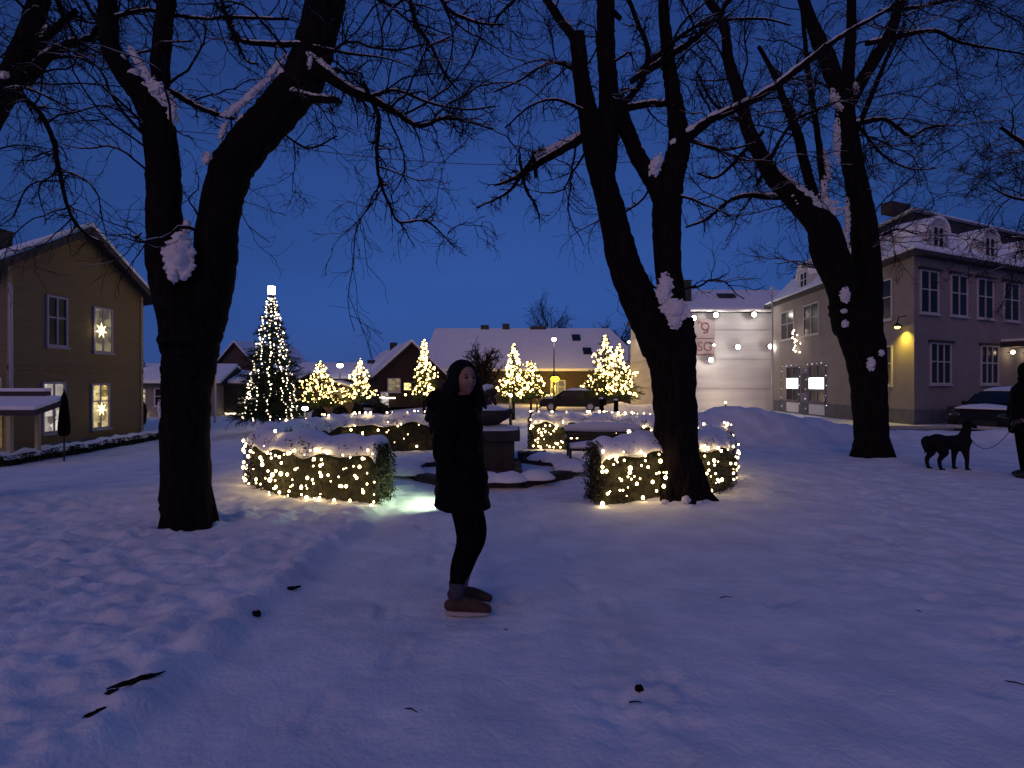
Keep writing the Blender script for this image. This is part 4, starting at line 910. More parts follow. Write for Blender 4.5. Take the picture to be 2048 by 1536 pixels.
def window(parent, o, u, n, w_, h_, cols, rows, frame, pane, sill=True, lintel=None, name='window', fw=.07, hook=None):
    """o = lower left corner on the wall face; u along the wall, n outward"""
    f = MB(); g0, g1 = .012, .055
    f.obox(o, u, n, -fw, 0, 0, g1, -fw, h_ + fw).obox(o, u, n, w_, w_ + fw, 0, g1, -fw, h_ + fw).obox(o, u, n, 0, w_, 0, g1 - .003, h_, h_ + fw).obox(o, u, n, 0, w_, 0, g1 - .003, -fw, 0)
    for c in range(1, cols): x = w_ * c / cols; f.obox(o, u, n, x - .028, x + .028, .004, g1 - .008, 0, h_)
    for r in rows: f.obox(o, u, n, 0, w_, .005, g1 - .014, h_ * r - .024, h_ * r + .024)
    fo = f.build(name, frame, parent)
    p = MB().obox(o, u, n, .001, w_ - .001, -.01, g0, .001, h_ - .001).build('pane', pane, fo)
    if sill: MB().obox(o, u, n, -fw - .05, w_ + fw + .05, .002, .11, -fw - .06, -fw - .002).build('sill', frame, fo)
    if lintel: MB().obox(o, u, n, -fw - .12, w_ + fw + .12, .003, .14, h_ + fw + .004, h_ + fw + .09).build('lintel', lintel, fo)
    return fo

# ---- yellow boarded house, gable end towards the square
hx, y0, y1 = -14.9, 16.5, 22.5; zb, ze, za = -0.85, 5.10, 6.75; NB = Vector((.862, -.507, 0)); ym = (y0 + y1) / 2
yh = empty('wooden_house', (hx, ym, zb)); tag(yh, 'two-storey yellow boarded house at left with its gable end and lit windows facing the square', 'house')
o = Vector((0, -(y1 - y0) / 2, 0)); u = Vector((0, 1, 0)); n = Vector((1, 0, 0)); Wd = y1 - y0
m = MB(); m.prism([(0, .45), (Wd, .45), (Wd, ze - zb), (Wd / 2, za - zb - .05), (0, ze - zb)], o, u, NB, -13, 0); m.build('wall', YELW, yh)
MB().obox(o, u, NB, -.03, Wd + .03, -13.03, .05, -.4, .45).build('foundation', PLINTH, yh)
sl = (za - ze) / (Wd / 2)
for s_ in (-1, 1):
    m = MB(); e = .62
    def rz(d): return (za - zb) - sl * d     # d = distance from ridge
    pr = [(Wd / 2, rz(0) + .02), (Wd / 2 + s_ * (Wd / 2 + e), rz(Wd / 2 + e) + .02), (Wd / 2 + s_ * (Wd / 2 + e), rz(Wd / 2 + e) + .16), (Wd / 2, rz(0) + .16)]
    rf = m.prism(pr, o, u, NB, -13.4, .55).build('roof', TRIM, yh)
    pr = [(Wd / 2 + s_ * .01, rz(0) + .163), (Wd / 2 + s_ * (Wd / 2 + e - .02), rz(Wd / 2 + e) + .163), (Wd / 2 + s_ * (Wd / 2 + e - .04), rz(Wd / 2 + e) + .32), (Wd / 2 + s_ * .01, rz(0) + .34)]
    MB().prism(pr, o, u, NB, -13.38, .52).build('snow', SNOW, rf)
    pr = [(Wd / 2, rz(0) - .1), (Wd / 2 + s_ * (Wd / 2 + e), rz(Wd / 2 + e) - .1), (Wd / 2 + s_ * (Wd / 2 + e), rz(Wd / 2 + e) + .14), (Wd / 2, rz(0) + .14)]
    MB().prism(pr, o, u, NB, .56, .60).build('bargeboard', TRIM, yh)
MB().obox(o, u, n, -.02, Wd + .02, .0, .05, 2.78, 2.90).build('belt_board', mat('belt_paint', (.16, .12, .07), .8), yh)
for a_ in (-.02, Wd - .12): MB().obox(o, u, n, a_, a_ + .14, .0, .035, .47, ze - zb - .1).build('corner_board', mat('corner_paint', (.30, .24, .15), .8), yh)
m = MB(); m.tube([(.10, -Wd / 2 - .05, 5.35), (.10, -Wd / 2 - .02, 5.2), (.10, -Wd / 2 + .02, .1)], .05, 8); m.build('downpipe', PALEM, yh, smooth=True)
MB().box((-6.4, 3.6, 7.9), (.7, .7, 1.5)).box((-6.4, 3.6, 8.68), (.82, .82, .08)).build('chimney', STONE, yh, bevel=.01)
def yw(px0, px1, z0, z1, pane, fr, rows=(.62,)):
    Ya = -hx * F / (1024 - px0); Yb = -hx * F / (1024 - px1)
    return window(yh, o + u * (Ya - y0) + Vector((0, 0, z0 - zb)), u, n, Yb - Ya, z1 - z0, 2, rows, fr, pane)
yw(184, 215, -.05, 1.45, PANE_Y, LILAC); yw(86, 126, -.02, 1.5, PANE_W, LILAC); yw(95, 130, 2.78, 4.3, GLASS, LILAC, (.58,)); yw(188, 221, 2.7, 4.2, PANE_D, LILAC, (.58,))
# door by the carport, left end of that wall and the side wall
dn = Vector((-.507, -.862, 0)); dd = MB().obox(o + NB * -1.2, NB, dn, 0, .95, .002, .06, .45, 2.55).build('door', mat('pale_door', (.42, .38, .26), .7), yh); MB().obox(o + NB * -1.2, NB, dn, .22, .73, .06, .075, 1.5, 2.3).build('pane', PANE_D, dd)
for x_ in (-3.2, -6.2, -9.4):
    for z_ in (1.3, 3.6): window(yh, o + NB * x_ + Vector((0, 0, z_)), NB, Vector((-.507, -.862, 0)), .9, 1.4, 2, (.6,), LILAC, GLASS)

def star(loc, r, label, grp='paper stars in the windows of the yellow house', m_='star_paper'):
    V = []; Fs = []; mb = MB(); k = 7
    pts = [(0, 0.5 * r, 0)] 
    ring_ = [((r if j % 2 == 0 else r * .42) * math.cos(PI * j / k + PI / 2), (r if j % 2 == 0 else r * .42) * math.sin(PI * j / k + PI / 2)) for j in range(2 * k)]
    V = [(.22 * r, 0, 0), (-.22 * r, 0, 0)] + [(0, a, b) for a, b in ring_]
    Fs = [(0, 2 + j, 2 + (j + 1) % (2 * k)) for j in range(2 * k)] + [(1, 2 + (j + 1) % (2 * k), 2 + j) for j in range(2 * k)]
    o_ = mb.add(V, Fs).build('star_lamp', emat(m_, (1, .80, .36), 3.2)); o_.location = loc; tag(o_, label, 'star lamp', grp)
    return o_
star((hx + .17, -hx * F / (1024 - 193.5), 3.42), .30, 'glowing paper star in the upper window of the yellow house')
star((hx + .17, -hx * F / (1024 - 194), .60), .26, 'glowing paper star in the lower right window of the yellow house')

# carport / shelter in front of it
sx0, sx1, sy0, sy1 = -19.0, -12.95, 15.2, 16.3
sh = empty('open_shelter', (-15.5, 15.1, -.8)); tag(sh, 'low open-sided shelter with a snowy roof on posts before the yellow house', 'shelter')
lx0, lx1, ly0, ly1 = sx0 + 15.5, sx1 + 15.5, sy0 - 15.1, sy1 - 15.1
def slab(mb, z00, z11, t, x0=lx0, x1=lx1): return mb.prism([(ly0, z00), (ly1, z11), (ly1, z11 + t), (ly0, z00 + t)], (0, 0, 0), (0, 1, 0), (1, 0, 0), x0, x1)
rf = slab(MB(), 1.44, 1.72, .13).build('roof', TRIM, sh)
slab(MB(), 1.575, 1.855, .12, lx0 + .02, lx1 - .03).build('roof_snow', SNOW, rf, bevel=.04)
MB().box(((lx0 + lx1) / 2 - .3, ly1 - .02, 1.97), (lx1 - lx0 - .5, .16, .22)).build('ridge_board', TRIM, sh)
MB().box(((lx0 + lx1) / 2 - .3, ly1 - .02, 2.13), (lx1 - lx0 - .5, .26, .10)).build('ridge_snow', SNOW, sh, bevel=.03)
for x_ in (1.75, -1.2, -3.2):
    for y_ in (ly0 + .1, ly1 - .1): MB().box((x_, y_, .70), (.11, .11, 1.6)).build('post', CREAMP, sh, bevel=.008)
pl = bpy.data.lights.new('porch_lamp_light', 'POINT'); pl.energy = 9; pl.color = (1, .72, .30); pl.shadow_soft_size = .08
plo = bpy.data.objects.new('porch_lamp_light', pl); COL.objects.link(plo)
la = empty('porch_lamp', (-15.6, 15.9, .35)); tag(la, 'small warm porch lamp under the shelter by the yellow house', 'lamp')
MB().ell((0, 0, 0), (.07, .07, .09)).build('globe', emat('porch_globe', (1, .75, .35), 5), la); MB().box((0, .05, .12), (.05, .16, .04)).build('bracket', BLACKM, la); plo.parent = la; plo.location = (0, -.2, -.05)

# furled parasol against the house
pa = empty('furled_parasol', (-12.95, 16.15, gz(-12.95, 16.15))); tag(pa, 'dark furled parasol standing upright between the two lower windows of the yellow house', 'parasol')
z_ = -pa.location.z
MB().tube([(0, 0, 0), (0, 0, z_ + 1.38)], .025, 8).build('pole', BLACKM, pa)
m = MB(); m.tube([(0, 0, z_ + .0), (0, 0, z_ + .10), (0, 0, z_ + .35), (0, 0, z_ + .75), (0, 0, z_ + 1.1), (0, 0, z_ + 1.28)], [.10, .155, .15, .115, .08, .02], 18); m.build('canopy', COAT, pa, smooth=True)
m = MB(); m.ell((0, 0, z_ + 1.37), (.035, .035, .05)); m.build('finial', PALEM, pa)

# low snow-topped border hedge along the house
def border_hedge():
    rng = np.random.default_rng(77); A = np.array([-13.75, 14.9]); B = np.array([-14.35, 23.0]); n_ = 16000
    d = (B - A) / np.linalg.norm(B - A); q = np.array([-d[1], d[0]]); L_ = np.linalg.norm(B - A)
    base = np.array([A[0], A[1], -.8]); root = empty('border_hedge', tuple(base)); tag(root, 'low dark box hedge with a ragged snow top along the yellow house', 'hedge')
    s_ = rng.uniform(0, L_, n_); a = rng.uniform(-.2, .2, n_); hgt = .30 + .09 * gnoise(s_ * 1.3, s_ * 0); z = rng.random(n_) ** .6 * hgt
    c = np.stack([A[0] + d[0] * s_ + q[0] * a, A[1] + d[1] * s_ + q[1] * a, z], -1); c[:, 2] += ground_z(c[:, 0], c[:, 1], False)
    q1 = rng.normal(0, 1, (n_, 3)); q1 /= np.linalg.norm(q1, axis=1, keepdims=True); q2 = np.cross(q1, rng.normal(0, 1, (n_, 3))); q2 /= np.linalg.norm(q2, axis=1, keepdims=True)
    sz = rng.uniform(.03, .055, (n_, 1)); V = np.stack([c - q1 * sz, c + q2 * sz * .6, c + q1 * sz, c - q2 * sz * .6], 1).reshape(-1, 3)
    mesh_np('foliage', V - base, np.arange(n_ * 4).reshape(-1, 4), LEAF, root)
    n2, m_ = 150, 9; S, T = np.meshgrid(np.linspace(0, L_, n2), np.linspace(-1, 1, m_), indexing='ij')
    hgt = .30 + .09 * gnoise(S * 1.3, S * 0); wv = .20 + .07 * gnoise(S * 2.1, T * 0 + 3)
    X = A[0] + d[0] * S + q[0] * T * wv; Y = A[1] + d[1] * S + q[1] * T * wv
    Z = ground_z(X, Y, False) + hgt + (1 - np.abs(T) ** 2.5) * (.10 + .09 * gnoise(S * 2.7, T + 3)) - .05 * np.abs(T) * (1 + gnoise(S * 3.7, T))
    V = np.stack([X, Y, Z], -1).reshape(-1, 3); ii = np.arange(n2 * m_).reshape(n2, m_)
    V2 = V.copy(); V2[:, 2] -= .05; q4 = np.stack([ii[:-1, :-1], ii[1:, :-1], ii[1:, 1:], ii[:-1, 1:]], -1).reshape(-1, 4)
    mesh_np('snow_cap', np.vstack([V, V2]) - base, np.vstack([q4, q4[:, ::-1] + n2 * m_]), SNOW, root, smooth=True)
border_hedge()

# ---- big beige hotel-like building on the right (its plan is not square: it follows the street corner)
Cn = np.array([16.2, 22.5]); Al = np.array([17.5, 37.6]); Ar = np.array([36.0, 32.0]); bz = -.45; be_ = 6.65
bb = empty('corner_building', (Cn[0], Cn[1], bz)); tag(bb, 'large beige two-storey corner building with mansard roof, arched dormers and snow on the right', 'building')
def loc(p): return (p[0] - Cn[0], p[1] - Cn[1])
far = Al + (Ar - Cn) * .95
poly = [loc(Cn), loc(Ar), loc(far), loc(Al)]
def prism_poly(mb, poly, z0, z1):
    k = len(poly); V = [(x, y, z0) for x, y in poly] + [(x, y, z1) for x, y in poly]
    return mb.add(V, [tuple(range(k - 1, -1, -1)), tuple(range(k, 2 * k))] + [(i, (i + 1) % k, (i + 1) % k + k, i + k) for i in range(k)])
def inset(poly, d):
    out = []; k = len(poly)
    for i in range(k):
        p = Vector(poly[i]); a = (Vector(poly[i - 1]) - p).normalized(); b = (Vector(poly[(i + 1) % k]) - p).normalized()
        ang = a.angle(b) / 2; bis = (a + b).normalized(); out.append(tuple(p + bis * (d / math.sin(ang))))
    return out
prism_poly(MB(), poly, .9, be_ - bz).build('wall', BEIGE, bb)
prism_poly(MB(), inset(poly, -.05), -.5, .9).build('plinth', PLINTH, bb)
prism_poly(MB(), inset(poly, -.42), be_ - bz + .003, be_ - bz + .16).build('eaves', TRIM, bb)
prism_poly(MB(), inset(poly, -.40), be_ - bz + .163, be_ - bz + .30).build('eaves_snow', SNOW, bb, bevel=.04)
def frustum(mb, pa_, za_, pb_, zb_):
    k = len(pa_); V = [(x, y, za_) for x, y in pa_] + [(x, y, zb_) for x, y in pb_]
    return mb.add(V, [tuple(range(k - 1, -1, -1)), tuple(range(k, 2 * k))] + [(i, (i + 1) % k, (i + 1) % k + k, i + k) for i in range(k)])
zt = be_ - bz
frustum(MB(), inset(poly, -.25), zt + .20, inset(poly, 1.05), zt + 1.75).build('lower_roof', SNOW, bb)
frustum(MB(), inset(poly, 1.07), zt + 1.70, inset(poly, 1.45), zt + 2.55).build('upper_roof', DARKR, bb)
frustum(MB(), inset(poly, 1.2), zt + 2.553, inset(poly, 1.3), zt + 2.66).build('roof_edge', SNOW, bb, bevel=.03)
uL = Vector((Al - Cn).tolist()).normalized(); uR = Vector((Ar - Cn).tolist()).normalized()
nL = Vector((-uL.y, uL.x)); nL = nL if nL.x < 0 else -nL; nR = Vector((uR.y, -uR.x)); nR = nR if nR.y < 0 else -nR
for uu in (uL, uR): pass
v3 = lambda v, z=0: Vector((v.x, v.y, z))
def hitpx(px, A_, uu):    # distance along the wall where the photo's column px meets it
    k = (px - 1024) / F; return (k * A_.y - A_.x) / (uu.x - k * uu.y)
CA = Vector(Cn.tolist())
def bw(px0, px1, zlo, zhi, right, pane=GLASS, cols=2, rows=(.6,), lintel=None, frame=WHITEP, name='window', wmin=None):
    uu, nn_ = (uR, nR) if right else (uL, nL)
    a0, a1 = hitpx(px0, CA, uu), hitpx(px1, CA, uu)
    if a1 < a0: a0, a1 = a1, a0
    return window(bb, v3(uu) * a0 + Vector((0, 0, zlo - bz)), v3(uu), v3(nn_), a1 - a0, zhi - zlo, cols, rows, frame, pane, lintel=lintel, name=name)
HIT = {}
FRB = mat('greyish_frame', (.52, .49, .50), .7, .08)
for a, b in ((1841, 1874), (1902, 1932), (1955, 1984), (2008, 2036)): bw(a, b, 4.45, 6.1, True, lintel=TRIM, frame=FRB, rows=(.56,))
for a, b in ((1861, 1899), (1962, 1994)): bw(a, b, 1.55, 3.15, True, cols=3, rows=(.55,), lintel=TRIM, frame=FRB)
for a in (2075, 2130): bw(a, a + 34, 4.45, 6.1, True, frame=FRB, lintel=TRIM, rows=(.56,)); bw(a, a + 34, 1.55, 3.15, True, cols=3, lintel=TRIM, frame=FRB)
for a, b in ((1564, 1588), (1609, 1638), (1672, 1704), (1745, 1784)): bw(a, b, 4.35, 6.0, False, frame=FRB, rows=(.56,))
bw(1745, 1784, 1.5, 3.1, False, frame=FRB, rows=(.56,))
# the shop: two windows with glowing screens and a door between
SHOPF = mat('shop_surround', (.16, .13, .18), .7, .1); SCREEN = emat('bright_screen', (.95, .97, 1.0), 3.5)
for a, b in ((1575, 1599), (1620, 1651)):
    fo = bw(a, b, .55, 2.5, False, cols=2, rows=(.62,), frame=SHOPF, name='shop_window')
    a0, a1 = hitpx(a, CA, uL), hitpx(b, CA, uL); a0, a1 = min(a0, a1), max(a0, a1); sc_ = empty('x') if False else None
    s_o = MB().obox((0, 0, 0), v3(uL), v3(nL), 0.08, a1 - a0 - .08, .015, .05, .68, 1.30).build('display_screen', SCREEN, bb)
    s_o.location = tuple(v3(uL) * a0 + v3(nL) * .05 + Vector((0, 0, .55 - bz)))
    MB().obox(v3(uL) * a0 + Vector((0, 0, -.25 - bz)), v3(uL), v3(nL), 0, a1 - a0, .01, .06, .05, .62).build('shop_panel', WHITEP, bb)
a0, a1 = sorted((hitpx(1602, CA, uL), hitpx(1617, CA, uL)))
dr = MB().obox(v3(uL) * a0 + Vector((0, 0, -bz - .1)), v3(uL), v3(nL), 0, a1 - a0, .0, .05, 0, 2.5).build('door', SHOPF, bb)
MB().obox(v3(uL) * a0 + Vector((0, 0, -bz - .1)), v3(uL), v3(nL), .15, a1 - a0 - .15, .05, .06, 1.1, 2.2).build('pane', GLASS, dr)
# arched dormers
def dormer(px, right, w_=1.45):
    uu, nn_ = (uR, nR) if right else (uL, nL); a = hitpx(px, CA, uu); d0 = -1.25; zb_ = zt + .42
    prof = [(a - w_ / 2, zb_)] + [(a + w_ / 2 * math.cos(t), zb_ + .75 + w_ * .42 * math.sin(t)) for t in np.linspace(PI, 0, 13)] + [(a + w_ / 2, zb_)]
    dm = MB().prism(prof, (0, 0, 0), v3(uu), v3(nn_), -1.6, -.12).build('dormer', FRB, bb)
    prof2 = [(a + (w_ / 2 + .10) * math.cos(t), zb_ + .75 + (w_ * .42 + .12) * math.sin(t)) for t in np.linspace(PI, 0, 13)] + [(a + (w_ / 2 + .002) * math.cos(t), zb_ + .75 + (w_ * .42 + .002) * math.sin(t)) for t in np.linspace(0, PI, 13)]
    m = MB(); V = []; o3 = Vector((0, 0, 0)); uu3, nn3 = v3(uu), v3(nn_)
    for d in (-1.7, -.02): V += [uu3 * q + nn3 * d + Vector((0, 0, z)) for q, z in prof2]
    k = 26; Fs = [(i, (i + 1) % k, (i + 1) % k + k, i + k) for i in range(k)] + [(i, k - 1 - i, k - 2 - i, i + 1) for i in range(12)] + [(k + i, k + i + 1, 2 * k - 2 - i, 2 * k - 1 - i) for i in range(12)]
    m.add(V, Fs); m.build('dormer_snow', SNOW, dm)
    o_ = uu3 * (a - w_ * .27) + nn3 * -.12 + Vector((0, 0, zb_ + .12)); 
    f = MB(); ww = w_ * .54; hh = .85
    for c in (0, .5, 1): f.obox(o_, uu3, nn3, ww * c - .03, ww * c + .03, 0, .05, 0, hh)
    f.obox(o_, uu3, nn3, 0, ww, 0, .04, hh * .55 - .02, hh * .55 + .02).obox(o_, uu3, nn3, 0, ww, 0, .045, hh, hh + .06)
    f.build('dormer_frame', WHITEP, dm); MB().obox(o_, uu3, nn3, .001, ww, -.01, .012, 0, hh).build('dormer_pane', GLASS, dm)
for px in (1882, 1985, 2078): dormer(px, True)
for px in (1604,): dormer(px, False, 1.7)
dormer(1715, False, 1.5)
m = MB(); p_ = v3(uR) * 2.6 + v3(nR) * -2.2; m.box((p_.x, p_.y, zt + 2.85), (1.3, .5, .5), rz=.4); m.build('chimney', STONE, bb)
# entrance canopy at the right with lamps beneath
a0 = hitpx(2000, CA, uR); p_ = v3(uR) * a0
MB().obox(p_, v3(uR), v3(nR), 0, 7, .004, 2.2, 3.62, 3.85).build('canopy', TRIM, bb)
MB().obox(p_, v3(uR), v3(nR), .02, 6.98, .006, 2.18, 3.853, 3.97).build('canopy_snow', SNOW, bb, bevel=.03)
MB().obox(p_, v3(uR), v3(nR), 0.05, 6.9, 1.9, 1.98, 3.97, 4.6).build('balcony_rail', FRB, bb)
for k, a in enumerate((hitpx(2014, CA, uR), hitpx(2046, CA, uR))):
    q = CA.to_3d() + v3(uR) * a + v3(nR) * .22 + Vector((0, 0, 2.95)); lo = empty('wall_lantern', tuple(q)); tag(lo, ('left' if k == 0 else 'right') + ' globe lamp glowing under the canopy of the beige building', 'wall lamp', 'lamps under the canopy')
    MB().ell((0, 0, 0), (.085, .085, .09)).build('globe', emat('canopy_globe', (1, .82, .55), 9), lo); MB().obox((0, 0, 0), v3(uR), v3(nR), -.02, .02, -.22, -.07, -.02, .02).build('bracket', BLACKM, lo)
    pl = bpy.data.lights.new('lantern_light', 'POINT'); pl.energy = 5; pl.color = (1, .78, .45); pl.shadow_soft_size = .08; po = bpy.data.objects.new('lantern_light', pl); COL.objects.link(po); po.parent = lo; po.location = tuple(v3(nR) * .15)
# yellow bulkhead lamp on the near corner
a = hitpx(1812, CA, uL); q = CA.to_3d() + v3(uL) * a + v3(nL) * .34 + Vector((0, 0, 3.85)); lo = empty('wall_lamp', tuple(q)); tag(lo, 'hooded yellow wall lamp lighting the corner of the beige building', 'wall lamp')
m = MB(); m.tube([(0, 0, .02), (0, 0, .10), (0, 0, .18)], [.20, .11, .03], 16); m.build('shade', BLACKM, lo, smooth=True)
MB().ell((0, 0, .0), (.10, .10, .07)).build('bulb', emat('yellow_bulb', (1, .72, .10), 9), lo)
m = MB(); m.tube([(0, 0, .18), tuple(Vector((0, 0, .42)) - v3(nL) * .05), tuple(Vector((0, 0, .45)) - v3(nL) * .32)], .02, 8); m.build('arm', BLACKM, lo)
pl = bpy.data.lights.new('wall_lamp_light', 'SPOT'); pl.energy = 170; pl.color = (1, .72, .06); pl.shadow_soft_size = .06; pl.spot_size = math.radians(130); pl.spot_blend = .8; po = bpy.data.objects.new('wall_lamp_light', pl); COL.objects.link(po); po.parent = lo; po.location = (0, 0, -.09)
po.rotation_euler = (Vector((0, 0, -1)) - v3(nL) * .25).to_track_quat('-Z', 'Y').to_euler()
# illuminated little tree and garlands on the shop front
rngs = random.Random(5)
q0 = CA.to_3d() + v3(uL) * hitpx(1600, CA, uL) + v3(nL) * .25
pts = []
for i in range(14):
    f = i / 13; z = 3.35 + (1 - f) * 1.35 - .0; wv = .10 + .75 * f; pts.append(q0 + v3(uL) * (rngs.uniform(-1, 1) * wv) + v3(nL) * rngs.uniform(-.1, .15) + Vector((0, 0, z - .0)))
light_string(pts, .038, BULBW, 'hw', 'lights shaped like a small fir tree on the wall above the shop door', 'lights on the shop front')
for k, (a, b) in enumerate(((1568, 1604), (1617, 1658))):
    a0, a1 = hitpx(a, CA, uL), hitpx(b, CA, uL); pts = []
    for i in range(28):
        f = i / 27; 
        if f < .35: q = (a0, .1 + f / .35 * 2.6)
        elif f < .65: q = (a0 + (a1 - a0) * (f - .35) / .3, 2.72 + .1 * math.sin(i * 3))
        else: q = (a1, 2.6 - (f - .65) / .35 * 2.5)
        pts.append(CA.to_3d() + v3(uL) * (q[0] + rngs.uniform(-.07, .07)) + v3(nL) * .16 + Vector((0, 0, q[1])))
    light_string(pts[::2], .017, BULBG, 'hw2', ('garland of small white lights round the shop window nearer the white scaffold' if k == 0 else 'garland of small white lights round the shop window nearer the lamp'), 'lights on the shop front')
# low dark box along its foot and the flagpole at its far end
m = MB(); o_ = CA.to_3d() + v3(uR) * .9 + v3(nR) * .7
m.obox((0, 0, 0), v3(uR), v3(nR), 0, 9, 0, .5, -.5, .62); h_ = m.build('low_block', STONE, bevel=.03); h_.location = tuple(o_); tag(h_, 'low dark block at the foot of the beige building behind the parked car', 'low wall')
fx_ = P(1540, 0, 36.5)[0]
fp = empty('flagpole', (fx_, 36.2, -.3)); tag(fp, 'thin pale flagpole between the white scaffold and the beige building', 'flagpole')
MB().tube([(0, 0, 0), (0, 0, 4), (0, 0, 8.0)], [.09, .07, .05], 10).build('pole', PALEM, fp, smooth=True); MB().ell((0, 0, 8.05), (.09, .09, .09)).build('finial', PALEM, fp)

# ================================================================== the wrapped scaffold building
wx0, wx1, wy0, wy1 = 9.9, 19.6, 38.2, 46.5; wz0, wz1 = -.4, 6.35
wb = empty('wrapped_building', ((wx0 + wx1) / 2, wy0, wz0)); tag(wb, 'building under repair wrapped in floodlit white sheeting behind the right trees', 'building')
def tarp_mat():
    m = bpy.data.materials.new('white_sheeting'); m.use_nodes = True; n = m.node_tree.nodes; l = m.node_tree.links
    b = n['Principled BSDF']; b.inputs['Roughness'].default_value = .5
    t = n.new('ShaderNodeTexCoord'); mp = n.new('ShaderNodeMapping'); mp.inputs['Scale'].default_value = (.25, .25, 2.2); l.new(t.outputs['Object'], mp.inputs[0])
    no = n.new('ShaderNodeTexNoise'); no.inputs['Scale'].default_value = .8; no.inputs['Detail'].default_value = 4; l.new(mp.outputs[0], no.inputs[0])
    r = n.new('ShaderNodeValToRGB'); r.color_ramp.elements[0].color = (.60, .58, .60, 1); r.color_ramp.elements[1].color = (.76, .75, .76, 1); r.color_ramp.elements[0].position = .35; r.color_ramp.elements[1].position = .65
    l.new(no.outputs[0], r.inputs[0]); l.new(r.outputs[0], b.inputs['Base Color'])
    return m
TARP = tarp_mat()
def sheet(p0, p1, z0, z1, seed, nu=60, nv=42, thick=.03):
    p0 = np.array(p0); p1 = np.array(p1); d = p1 - p0; Ld = np.linalg.norm(d); d = d / Ld; nrm = np.array([d[1], -d[0]])
    U, Z = np.meshgrid(np.linspace(0, Ld, nu), np.linspace(z0, z1, nv), indexing='ij')
    lift = np.abs(np.sin((Z - z0) * PI / 2.0)) * .03 + .03 * gnoise(U * .5 + seed, Z * .9) + .02 * gnoise(U * 3, Z * .6 + seed)
    X = p0[0] + d[0] * U + nrm[0] * lift; Y = p0[1] + d[1] * U + nrm[1] * lift
    V = np.stack([X, Y, Z], -1).reshape(-1, 3); ii = np.arange(nu * nv).reshape(nu, nv)
    V2 = V - np.array([nrm[0], nrm[1], 0]) * thick; q = np.stack([ii[:-1, :-1], ii[1:, :-1], ii[1:, 1:], ii[:-1, 1:]], -1).reshape(-1, 4)
    return np.vstack([V, V2]), np.vstack([q, q[:, ::-1] + nu * nv])
B0 = np.array(wb.location)
V, Fq = sheet((wx0, wy0), (wx1, wy0), -.3, wz1, 1); mesh_np('front_sheeting', V - B0, Fq, TARP, wb, smooth=True)
V, Fq = sheet((wx0, wy1), (wx0, wy0), -.3, wz1, 5); mesh_np('side_sheeting', V - B0, Fq, TARP, wb, smooth=True)
MB().box((0, (wy1 - wy0) / 2, (wz1 - wz0) / 2 - .1), (wx1 - wx0 - .4, wy1 - wy0 - .4, wz1 - wz0 - .2)).build('wall', BROWNB, wb)
m = MB()
for z in np.arange(1.6, 6.6, 2.0): m.box((0, -.06, z), (wx1 - wx0, .03, .03)).box((-(wx1 - wx0) / 2 - .12, (wy1 - wy0) / 2, z), (.06, wy1 - wy0, .05))
m.build('scaffold_rails', mat('rail', (.45, .43, .45), .6), wb)
hw = (wx1 - wx0) / 2; H0 = wz1 - wz0; Dp = wy1 - wy0
m = MB(); m.prism([(-.5, H0 + .02), (Dp / 2, H0 + 2.1), (Dp + .5, H0 + .02)], (0, 0, 0), (0, 1, 0), (1, 0, 0), -hw - .3, hw + .6); rf = m.build('roof', TRIM, wb)
m = MB(); sN = 40
V = []; 
for i, y in enumerate(np.linspace(-.55, Dp / 2, 8)):
    for j, x in enumerate(np.linspace(-hw - .32, hw + .62, sN)):
        V.append((x, y, H0 + .04 + (y + .5) / (Dp / 2 + .5) * 2.08 + .17 + .05 * float(gnoise(np.array([x * .8]), np.array([y * .8]))[0])))
k = len(V); V += [(x, y, z - .17) for x, y, z in V]
Fs = [(i * sN + j, i * sN + j + 1, (i + 1) * sN + j + 1, (i + 1) * sN + j) for i in range(7) for j in range(sN - 1)]; Fs += [tuple(a + k for a in f[::-1]) for f in Fs]
Fs += [(j, j + k, j + 1 + k, j + 1) for j in range(sN - 1)]
m.add(V, Fs); m.build('roof_snow', SNOW, wb, smooth=True)
MB().box((-hw + 2.35, 1.6, H0 + 1.5), (.85, .7, 1.9)).box((-hw + 2.35, 1.6, H0 + 2.47), (.95, .8, .07)).build('chimney', DARKR, wb)
m = MB(); m.box((-hw + 5.6, 2.2, H0 + 1.57), (1.25, .7, .10), M=Matrix.Rotation(math.radians(26), 3, 'X')); m.build('skylight', DARKR, wb, bevel=.03)
# banner with the letters seen on it
cvx = lambda x_, y_: P(x_, y_, wy0 - .12)
ba = empty('banner', tuple(cvx(1409, 674))); tag(ba, 'faded banner with dark red letters hanging on the white sheeting', 'banner')
RED = mat('banner_red', (.26, .11, .12), .8); BG = mat('banner_cloth', (.46, .39, .40), .8, .08)
s_ = wy0 / F; MB().box((0, 0, 0), (40 * s_, .04, 74 * s_)).build('cloth', BG, ba)
def text(body, size, loc_, mt, parent, name='lettering', rx=PI / 2, rz=0, ext=.01):
    cu = bpy.data.curves.new(name, 'FONT'); cu.body = body; cu.size = size; cu.extrude = ext; cu.align_x = 'CENTER'; cu.align_y = 'CENTER'
    t = bpy.data.objects.new(name, cu); COL.objects.link(t); dg = bpy.context.evaluated_depsgraph_get(); me = bpy.data.meshes.new_from_object(t.evaluated_get(dg)); bpy.data.objects.remove(t)
    o_ = bpy.data.objects.new(name, me); COL.objects.link(o_); me.materials.clear(); me.materials.append(mt); o_.parent = parent; o_.location = loc_; o_.rotation_euler = (rx, 0, rz); return o_
text('SG', 26 * s_, (0, -.035, -20 * s_), RED, ba)
m = MB()
